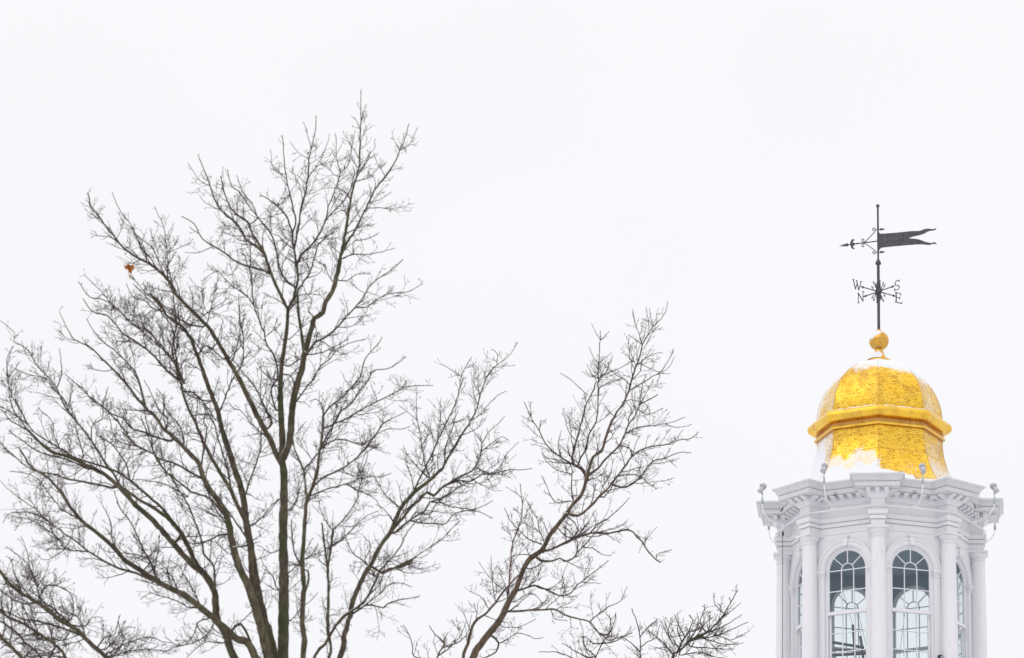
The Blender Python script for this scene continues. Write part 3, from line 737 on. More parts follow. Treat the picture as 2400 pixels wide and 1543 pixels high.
# ------------------------------------------------------------------ bare trees
FR = {'A': (0, 1000, 2.836), 'B': (400, 1000, 2.836), 'C': (900, 1000, 2.836), 'D': (1200, 1000, 2.836), 'E': (1150, 680, 3.276),
      'F': (700, 780, 3.276), 'G': (0, 400, 2.567), 'H': (400, 180, 2.567), 'I': (400, 600, 2.567), 'J': (0, 800, 3.08), 'P': (0, 0, 1.)}
# id | parent | start width | end width | depth drift (m) | frame x,y x,y ...   (widths in 2400-wide pixels)
T1 = """
T|-|32|8|0|655,1720 B 745,1540 750,1300 752,1000 747,700 753,450 752,300 742,230 I 672,1100 664,950 660,780 668,650 685,540 700,430 705,320
B1|T|10|7|-1.0|H 702,1395 655,1300 607,1195 582,1110 560,1060
b1a|B1|5|1|-1|H 605,1190 545,1160 480,1145 400,1115 340,1070 260,1020 190,975 140,885 65,840
b1a2|b1a|2|1|.3|H 250,1020 200,1045 160,1060 85,1055
b1b|B1|6|1|-.7|H 560,1060 500,1010 450,975 430,930 370,860 300,800 265,740 245,680 215,600 170,485
b1b2|b1b|1.8|1|.4|H 240,665 175,625 105,520
b1b3|b1b|1.6|1|.4|H 290,790 210,760 175,710
b1c|B1|6|1.5|.8|H 560,1060 530,1000 490,950 475,890 430,850 370,800 330,715 300,600
b1c2|b1c|2.5|1|.3|H 475,880 520,850 495,770 440,700 395,590
b1d|B1|2|1|.5|H 590,1180 580,1100 540,1080 500,1070
T2|T|10|2|.6|H 705,1395 740,1330 765,1220 758,1130 742,1040 730,940 705,860 650,785 590,740 540,710
t20|T2|5|1|-.8|H 738,1280 690,1220 655,1150 635,1060 615,970 570,900 520,840 470,780 420,700 365,650 340,560
t20b|t20|2|1|.4|H 600,950 600,820 560,790
t21|T2|3|1|.4|H 735,1030 690,1000 650,960 600,940
t22|T2|4|1|-.4|H 732,930 755,870 735,780 710,680 690,560 682,480 672,350
t22b|t22|1.8|1|.3|H 720,700 640,780 690,680 680,600
t22c|t22|1.6|1|.3|H 700,590 620,560 600,435
t23|T2|4.5|1|.3|H 756,1050 770,900 785,790 810,700 825,610 835,500 843,430 870,330 875,235
t23b|t23|1.6|1|-.3|H 843,430 820,340 800,275
t23c|t23|1.8|1|-.3|H 830,610 890,520 945,400 955,340
t23d|t23|1.4|1|.3|H 832,500 760,450 720,390
t24|T2|7|1.5|.9|H 762,1130 785,1070 850,1010 900,940 930,870 980,810 1040,750 1085,670 1105,600 1160,500
t24b|t24|3|1|-.4|H 930,870 950,780 990,680 1020,580 1000,500 992,340
t24c|t24b|2|1|.3|H 1020,570 1070,530 1090,430 1110,320
t24d|t24b|1.6|1|.3|H 1010,600 960,560 1030,400
t24e|t24|2|1|-.6|H 800,1060 900,1000 960,930 1050,850
S|T|17|10|-.5|I 690,1235 712,1130 725,1000 735,900 765,760 790,680 803,600 830,500 850,430 865,375 915,340 935,270 970,220 1000,120 1020,20
s1|S|9|1|.8|I 803,600 790,480 770,350 762,240 H 765,1280 790,1250 840,1170 865,1080 890,1010 960,950 1010,900
s2|S|9|1|.3|H 1022,1090 1040,1000 1060,880 1080,750 1105,640 1130,560 1138,480 1140,350 1143,260 1145,85
s2b|s2|1.6|1|.3|H 1140,310 1115,260 1085,235
s2c|s2|1.5|1|.3|H 1140,280 1160,200 1175,165
s2d|s2|2|1|-.4|H 1120,600 1190,480 1220,440 1232,370
s3|S|6|1|-.7|H 1025,1075 1060,1000 1110,920 1150,840 1200,740 1230,680 1290,600 1340,530 1380,440 1410,370 1435,280
s3b|s3|1.7|1|.3|H 1290,600 1255,540 1220,465
s3c|s3|1.7|1|.3|H 1385,435 1440,405 1485,305
s3d|s3|1.5|1|.3|H 1380,440 1350,390 1330,330
s3e|s3|2|1|.5|H 1190,770 1260,740 1330,690
s4|S|3|1|.6|H 1020,1100 1100,1070 1180,1070 1270,1055 1350,1030
s4b|s4|2|1|.3|H 1100,990 1180,980 1250,940
s5|S|6|1|-1.1|I 820,590 870,520 930,490 1000,435 1050,370 1110,310 1165,240 1190,190 1260,130 1330,80 1400,20
s5b|s5|3|1|.5|I 1120,320 1180,305 1260,250 1340,225 1430,215 1520,165
s6|S|4|1|.9|I 745,900 760,870 810,800 860,740 905,660 960,620 1000,565 1090,520 1170,500
s7|S|3.2|1|.3|I 805,600 860,590 920,580 1000,540 1070,500
s8|S|2.5|1|-.5|I 870,380 830,330 850,270 800,200
s9|S|2.5|1|.5|I 990,160 950,120 920,60 870,20
s10|S|2.5|1|-.5|I 990,150 1060,150 1120,110 1200,110
t31|T|3.5|2|.8|I 700,665 740,645 780,620
t32|T|4|1.5|-1|I 640,930 610,860 605,800 640,740 640,650 610,580 580,540 560,460 530,380 500,300 490,200 480,100 H 480,1050 475,960
t32b|t32|2.5|1|.5|I 500,290 460,240 400,200 330,150 280,90 190,150
t32c|t32|2|1|.4|I 575,480 620,440 640,380
t33|T|2.5|1|.5|I 715,500 780,440 840,390 860,375
t34|T|2.5|1|.7|B 720,820 660,840 600,800 570,790
t35|T|2.5|1|.7|B 780,560 820,530 870,380 900,300 960,220
t36|T|2.2|1|.7|B 720,480 660,560 590,620 540,670
L5|T|14|2|1.2|I 655,1270 630,1180 590,1090 540,1000 480,880 400,720 330,600 250,460 195,395 100,300 30,230 0,160 G 1000,650 960,610 900,560 820,520 740,460 690,400 640,340 600,280 550,220 525,135
l5z|L5|2|1|-.15|P 345,606 325,610 312,618 304,628
l5b|L5|3|1|-.5|G 960,610 900,520 850,470 820,400 790,330 740,265 700,200 675,125
l5c|L5|3|1|.6|G 1030,690 1010,560 1000,450 985,340 930,220
l5d|L5|3|1|.6|G 1000,640 960,560 920,470 880,430 800,380
l5e|L5|1.7|1|.3|G 620,300 560,270 505,225
l5f|L5|2|1|.4|G 720,440 660,400 590,395 545,375
l5g|L5|5|1|.9|I 610,1010 560,900 500,780 440,710 390,640 330,590
l5h|L5|4|1|-1|G 1220,940 1130,920 1060,880 960,800 880,740 830,680 780,640
l5i|L5|3|1|-.7|I 600,1080 540,1060 460,980 420,930 380,920 350,880
l5j|L5|3|1|.7|G 1250,910 1265,840 1290,740 1310,620 1270,570
l5k|L5|2.4|1|.7|G 1265,840 1330,800 1385,760
l5m|L5|3|1|.7|G 1400,1140 1440,1000 1440,850 1435,740
L4|T|25|4|.8|655,1700 B 690,1545 620,1280 575,1080 540,850 510,680 490,530 465,400 430,300 390,170 335,0 I 300,1010 280,920 250,850 210,740 160,600 110,480 60,420 0,380 G 1000,870 960,800 900,740
l4b|L4|3|1|.4|G 980,840 920,830 870,780 800,760 760,680
l4c|L4|5|1|.9|B 500,450 520,370 570,240 600,130 600,50 I 560,960 600,860
l4d|L4|3.5|1|-.6|B 525,670 590,620 650,550 720,480
l4e|L4|4|1|.7|I 285,950 330,850 370,750 430,640 440,520 420,400 410,260
l4f|L4|3|1|.5|I 265,880 200,870 100,830 60,760 20,690
l4g|L4|3.5|1|-.8|I 160,600 220,540 320,620 380,590 440,520 490,470
l4h|L4|3|1|-.8|G 1080,950 1150,1000 1230,1100 1300,1040 1340,900
L3|T|17|4|-.8|655,1690 B 640,1480 570,1200 540,1000 525,790 500,640 440,520 400,420 345,330 300,260 215,100 180,10 I 100,900 60,760 40,640
l3b|L3|8|2|-.3|I 60,760 20,620 10,550 20,480 35,430 30,350 10,200 G 1020,700 1000,600 960,540
l3c|L3|6|1|.8|G 1087,1273 1000,1200 930,1120 860,1060 800,1020 740,980 690,920 640,870 590,860 545,840 500,770
l3d|L3|5|1|-.9|G 1110,1280 1060,1180 1000,1090 950,1030 890,960 800,930 750,880 680,810 600,770 540,760 470,670
l3e|L3|2.6|1|.4|G 690,820 640,760 590,710 505,625
l3f|L3|4|1|.6|G 1050,1080 1040,960 1000,890 920,800 850,730 800,680
l3g|L3|4|1|.9|G 1120,1330 1170,1340 1250,1430 1300,1500
l3h|L3|5|1.5|1|B 400,400 380,290 350,190 320,100 300,30 I 275,1050 230,960 130,960
L2|T|27|9|-1.2|655,1710 B 650,1545 590,1290 540,1130 510,1045 450,920 410,770 380,620 330,510 260,420 215,330 190,250 150,200 90,140
l2a|L2|9|1|-1|J 1330,770 1250,690 1180,630 1120,540 1050,480 980,400 900,290 820,210 740,130 660,50 560,0 G 430,1000 395,930 355,845
l2a2|l2a|1.6|1|.3|G 465,1030 400,1010 345,955
l2a3|l2a|4|1|.6|J 1050,470 1010,300 960,200 880,120 820,60 740,0 G 560,960 520,890
l2a4|l2a|4|1|-.7|J 1190,650 1210,560 1150,500 1100,400 1070,330 1040,280
l2a5|l2a|4.5|1|.8|J 1240,720 1140,700 1050,660 950,630 890,560 800,520 740,470 660,420 600,340 540,300 470,240
l2a6|l2a|3.5|1|.8|J 1320,760 1320,680 1290,600 1200,500 1180,400 1130,340
l2b|L2|5|1.5|.6|B 205,260 225,130 240,0 I 200,1000 215,900
l2c|L2|5|1|1|A 1350,372 1260,300 1150,240 1050,212 1020,180 910,130 820,40 J 900,650 840,570 760,490 700,440 620,380 540,300
l2c2|l2c|3|1|-.5|J 1110,830 1090,700 1060,600 1040,480 1000,300 960,210
l2d|L2|5|1.5|-.8|B 380,610 300,520 250,470 130,430 0,320 J 1200,950 1110,820 1000,760 930,690 870,610 790,520
l2d2|l2d|3|1|.5|J 1000,760 900,740 830,700 800,600 780,500
l2e|L2|4|1|1.1|B 380,720 300,730 250,760 130,775 0,650
l2f|L2|3|1|-.7|B 400,850 330,800 300,770 250,760
l2g|L2|4|2|.6|B 470,950 400,700 290,540 240,420 200,320
l2h|L2|5|1.5|-1|B 520,780 440,650 380,560 330,500 290,430
M|T|23|3|-1.5|655,1830 A 1700,1540 1560,1400 1440,1290 1340,1210 1240,1130 1100,1060 1000,1000 900,935 840,900 780,830 720,770 640,700 570,650 510,590 450,510 400,430 320,340 210,270 130,150
m1|M|7|1|-1|A 1070,1060 970,1000 880,965 830,955 720,910 620,850 540,790 470,740 400,690 310,620 240,550 150,490 70,430 0,360
m1b|m1|3|1|.5|A 580,840 500,825 430,810 390,750 320,690 200,620 110,600 30,580
m1c|m1|2|1|-.4|A 430,815 380,850 300,890 230,840
m1d|m1|1.8|1|-.4|A 390,755 280,780 215,800
m1e|m1|2.5|1|.5|A 330,640 250,590 170,570 60,580 20,640
m2|M|3.5|1|.6|A 650,700 560,640 480,590 400,540 330,450 250,350 170,310 60,300
m3|M|3|1|-.6|A 780,830 740,740 740,650 700,560 670,500
m5|M|5|1|.8|A 1040,1020 1010,920 960,830 920,740 870,640 800,540 760,430
m6|M|3.2|1.5|.4|A 1025,940 1050,830 1060,720
m7|M|3|1|-.8|A 1000,890 900,850 820,840 700,830 650,780
m8|M|3|1|.7|A 1340,1215 1250,1200 1180,1160 1080,1130 1000,1110 930,1150
m9|M|3|1|.7|A 1400,1275 1320,1300 1280,1400 1200,1460 1100,1400
m10|M|3|1|-.6|A 1200,1110 1150,1010 1100,950 1060,900 990,870
m11|M|6|5|.4|A 1560,1330 1600,1310 1650,1400 1690,1490
M0|T|23|5|.6|655,1780 A 1560,1545 1500,1380 1440,1270 1425,1100 1350,970 1280,920 1200,830 1130,750 1050,660 980,590 900,520 830,440 790,400 700,320 600,270 480,210 350,170 270,110 180,20
m0a|M0|3|1|.4|J 196,638 120,600 60,560 0,460
m0b|M0|13|6|-1|A 1330,960 1260,820 1200,700 1130,620 1020,540 930,490 850,430
m0c|m0b|7|1|-.8|J 880,1060 820,960 760,880 700,780 640,690 560,590 480,490 410,340 340,250 270,180 200,60 100,0 G 90,980 0,900
m0c2|m0c|3|1|.4|J 415,340 445,240 440,120 430,50
m0c3|m0c|3|1|.4|J 670,720 665,610 735,560 745,450 780,330
m0c4|m0c|3|1|.5|J 500,500 460,420 380,340 350,280 180,230 90,190
m0d|M0|8|2|.9|A 1200,720 1100,570 1020,490 910,400 840,340 800,310 700,270 600,240 480,200 420,160 320,100 230,40 J 200,600 100,530 0,470
m0d2|m0d|3|1|-.5|J 440,770 390,680 380,590 330,530 280,480
m0d3|m0d|3|1|.5|J 600,830 580,740 550,640 545,560 500,470 450,400
m0d4|m0d|3.5|1|.5|A 860,350 840,250 790,180 740,110 650,60 J 690,620 640,540
m0d5|m0d|3|1|.4|J 200,600 160,520 90,400 60,300 50,200 90,30
m0e|M0|5|1.5|1|A 790,410 740,405 640,385 530,365 440,345 350,315 250,300 170,260 100,200 0,110
m0f|M0|4|1.5|-.6|A 700,310 640,280 590,285 500,240 400,210 290,180 200,130 60,30
m0g|M0|5|2|.7|A 1430,1080 1420,930 1360,850 1340,760 1300,640 1250,520 1190,420 1130,330 1040,220 J 1060,650 1020,560
m0h|m0g|3|1|.5|A 1250,465 1150,410 1090,380 960,355 880,350
m0i|M0|3|1|.5|J 180,640 100,500 70,400 60,250 50,130 100,30
U|T|16|5|-1.3|665,1760 B 878,1545 875,1300 885,1050 876,900 888,700 897,560 905,490 940,410 970,320 985,190 1005,80 I 915,1040 918,960
u1|U|7|3|.8|B 905,490 893,380 885,290 850,220 820,130 805,60
u1b|u1|4|1|.4|B 885,290 960,200 1000,150 1060,60 I 1000,900 1060,820
u2|U|3|1|.3|I 918,970 905,890 870,860 835,875
u2a|U|5|1|-.8|I 915,960 F 190,640 250,560 340,490 420,400 470,340 500,230 550,150 600,100 640,30
u2b|U|4.5|1|.6|F 165,900 230,770 300,650 325,600 400,550 450,470 530,370 580,290 680,280 760,240 820,185
u2c|U|4|1|1|F 190,730 290,690 370,660 450,610 540,560 640,510 740,460 830,415 900,410 1030,405
u2d|U|3.2|1|-.8|F 165,900 240,840 320,820 400,835 480,865 530,840 600,780 680,740 780,740 860,720
u2e|U|5|1|.9|F 100,1190 180,1120 250,1080 340,1040 420,980 500,910 540,850 590,790 650,700 720,660 820,610
u2f|U|3.5|1|-.9|F 70,1240 180,1220 260,1190 370,1160 480,1120 570,1105 630,1110 710,1080
u2g|U|3|1|.7|F 80,1300 140,1250 185,1205
u2h|u2f|3|1|.5|F 370,1160 450,1210 530,1240 600,1290 640,1380
u2i|u2a|2.4|1|.5|F 325,600 320,500 330,450
u2j|u2f|3|1|.6|F 460,1130 510,1010 530,920 490,870
u3|U|4|2|.5|B 880,940 840,880 815,800 800,620
u4|U|5|3|-.4|B 885,1130 912,1040 912,960 885,950
u5|U|2.4|1|.9|B 895,880 960,850 1030,820 1120,760 1160,740
u6|U|2.4|1|-.7|B 870,920 780,900 730,860
V|U|9|6|1.1|680,1700 B 1045,1545 1045,1350 1050,1100 1045,930 1065,800 1080,690
v1|V|5|3.5|.3|B 1042,950 1025,820 1010,690 1005,640
v2|V|3|1|.4|B 1080,690 1130,640 1200,550 1240,480 1255,400 1280,300 F 460,1100 520,900
v3|V|2.5|1|.4|B 1080,690 1040,640 1000,560 980,470
v4|V|3|1|.6|B 1075,810 1130,760 1230,660 1310,590 1380,560
X|U|20|8|1.6|690,1850 B 1125,1545 1150,1400 1190,1260 1215,1150 1270,1020 1340,900 1400,780 1460,700 F 780,1350 850,1265 950,1175 1040,1100 1100,1045
x1|X|7|1|-.8|F 1100,1045 1140,970 1210,860 1260,770 1320,680 1365,590 1390,500 1430,380 1470,300 1520,250 1600,190 1650,130 1680,70
x1b|x1|1.8|1|.3|F 1520,250 1525,160 1480,130
x1c|x1|2|1|.4|F 1310,690 1380,640 1450,560 1530,480 1600,450
x1d|x1|1.8|1|.4|F 1410,480 1350,400 1340,340 1380,270
x2|X|9|1|.9|F 720,1535 800,1420 860,1340 920,1290 985,1225 1040,1250 1100,1190 1160,1150 1250,1100 1330,1060 1390,960 1400,880 1420,820 1480,740 1530,700 1585,635
x2b|x2|4|1|.6|F 1140,1180 1230,1140 1330,1140 1400,1090 1500,1080 1630,1050 1720,1055 1795,1040
x2c|x2|2.5|1|-.4|F 1400,900 1470,860 1560,800 1620,830
x2d|x2|2.4|1|-.4|F 1405,850 1370,790 1320,730
x2e|x2|2.4|1|.4|F 1470,1080 1560,1010 1600,930 1690,840
x3|X|6.5|1.5|-1|F 740,1535 850,1440 960,1370 1010,1300 1080,1280 1180,1220 1250,1180 1330,1130
x3b|x3|3.5|1|.5|F 870,1440 960,1465 1050,1465 1130,1465 1180,1400 1230,1375 1330,1360 1400,1340 1490,1290
x3c|x3|3|1|.5|F 1010,1300 1100,1310 1180,1340 1290,1350 1400,1380 1480,1420
x3d|x3|3|1|.7|F 850,1440 900,1380 1000,1400 1060,1310 1170,1240 1290,1230
x4|X|4.5|1|.9|F 880,1250 940,1100 1000,980 1060,850 1110,740 1160,640 1200,550 1230,450 1250,340 1290,250 1330,190
x4b|x4|2|1|.4|F 1070,820 1085,700 1085,600 1095,500
x4c|x4|2|1|.4|F 1060,830 1010,760 950,690
x4d|x4|1.8|1|.4|F 1245,340 1190,300 1105,245
x5|X|3.4|1|-.8|F 1120,1010 1130,870 1170,770 1200,660 1220,600
x6|X|3|1|.5|F 1000,1130 970,1010 950,880 920,720 905,600 905,450
x6b|x6|1.8|1|.4|F 915,670 850,620 770,560
x7|X|3|1|-.5|F 780,1350 700,1280 640,1210 600,1130 560,1060
x7b|X|3|1|.5|F 940,1060 870,980 830,930 800,870
x8|X|8|1.2|-1.2|B 1205,1245 1290,1160 1350,1050 1400,950 1490,850 1540,770 1560,720 1640,620 1700,560
x9|X|5|1|1.1|B 1410,975 1450,945 1550,930 1610,880 C 0,975 60,940 130,920 190,880 250,840 320,790 390,740 440,690 500,630
x10|X|4.5|1|-1|B 1215,1240 1290,1190 1340,1190 1410,1205 1440,1180 1530,1150 1650,1130
x10b|x10|3|1|.5|B 1300,1180 1380,1120 1440,1060 1520,1040 1610,1070
x11|X|4|1|.6|B 1350,990 1290,900 1230,860 1190,800 1160,740
x12|x11|2.5|1|.4|B 1300,940 1290,880 1330,800 1280,720
x13|X|3|1|-.6|F 720,1440 650,1350 590,1320
X1|X|8|7|-.5|B 1200,1225 1165,1250 1100,1320 1060,1375 1035,1440 990,1480 945,1560 930,1700
N|T|15|7|-2.2|640,2050 300,1600 A 720,1545 620,1460 570,1410 480,1330 400,1290 330,1230 250,1170 160,1120 60,1040 0,965 -100,880
n1|N|5|2|.5|A 570,1410 470,1360 350,1320 230,1290 150,1280 0,1210
n2|N|4|1|.5|A 480,1330 400,1250 330,1190 250,1130 200,1060
n3|N|3|1|-.5|A 290,1190 240,1050 200,950 180,830 140,730
n3b|n3|1.8|1|.3|A 250,1080 310,960 330,880
n4|N|3|1|.5|A 350,1260 460,1290 490,1200 460,1100 400,1070
n5|N|3|1|.5|A 460,1320 560,1330 610,1270 680,1270
n6|N|3|1|-.5|A 640,1480 700,1400 760,1380 800,1250
n7|N|3|1|.7|A 700,1530 800,1460 900,1420 1000,1400 1080,1430 1150,1440
n8|N|3|1|-.7|A 710,1540 830,1500 980,1480 1110,1490 1200,1440
n9|N|2.6|1|.4|A 560,1400 480,1440 400,1460
n11|N|3|1|.7|A 330,1230 260,1120 230,1000 170,900 100,840 40,800
n12|N|3|1|.4|A 160,1120 100,1000 80,900 40,860
n13|N|3|1|-.8|A 250,1180 150,1180 60,1130 0,1080
n14|N|3|1|.8|A 560,1400 540,1300 500,1250 440,1230 400,1150
n15|N|3|1|.8|A 620,1470 700,1480 800,1370 850,1330 900,1340
n16|N|3|1|-.8|A 480,1340 420,1420 300,1400 200,1420 100,1400
n17|N|2.5|1|-.8|A 700,1540 780,1500 820,1420 790,1320 790,1260
m12|M|3|1|.7|A 1440,1300 1380,1380 1280,1440 1180,1460 1100,1500
m13|M|3|1|-.7|A 1560,1410 1480,1440 1380,1430 1300,1480 1240,1540
m14|M|3|1|.8|A 1340,1220 1300,1120 1240,1010 1190,930 1120,880
m15|M|3|1|.9|A 1150,1080 1120,1000 1120,900 1140,850
t37|T|3|1|.9|B 740,1100 700,1060 680,1000 620,920 590,860
t38|T|3|1|-.9|B 745,1000 800,960 860,900 930,860 980,790
t39|T|3|1|.7|B 770,1300 830,1260 870,1200 930,1160 980,1100
t40|T|2.6|1|.7|I 660,1000 600,960 560,900 520,860
t41|T|2.6|1|-.7|I 660,760 600,740 550,690 520,640
t42|T|2.6|1|.7|I 665,700 720,720 760,780 840,780 900,740
n10|N|3|1|.5|A 250,1170 300,1060 380,1060 420,1080 500,1130 520,1220
*O|T|9|6|-3.5|640,2120 230,1700 A 440,1545 350,1440 250,1370 150,1310 60,1270 0,1220 -60,1180
o5|*O|3.5|1|-.6|A 60,1270 80,1180 60,1080 20,1000
o6|*O|3.5|1|.8|A 250,1380 150,1400 60,1440 0,1480
o7|*O|3|1|.8|A 400,1500 300,1520 200,1530 100,1500 20,1510
o1|*O|5|3|.4|A 300,1560 240,1490 180,1450 100,1360 0,1290
o2|*O|3|1|.6|A 240,1365 200,1200 150,1150 100,1130
o3|*O|3|1|.6|A 350,1440 340,1350 400,1340
o4|*O|3|1|-.6|A 330,1420 250,1410 200,1300 160,1200 130,1090
*Q|T|11|8|-4.5|630,2200 180,1800 A 200,1600 150,1545 80,1470 0,1390 -60,1320
q1|*Q|4|1|.6|A 150,1540 220,1480 300,1500 400,1540
q2|*Q|3|1|-.6|A 60,1450 80,1350 60,1250 40,1100
q3|*Q|3|1|-.6|A 20,1410 30,1300 10,1150 50,1000
"""
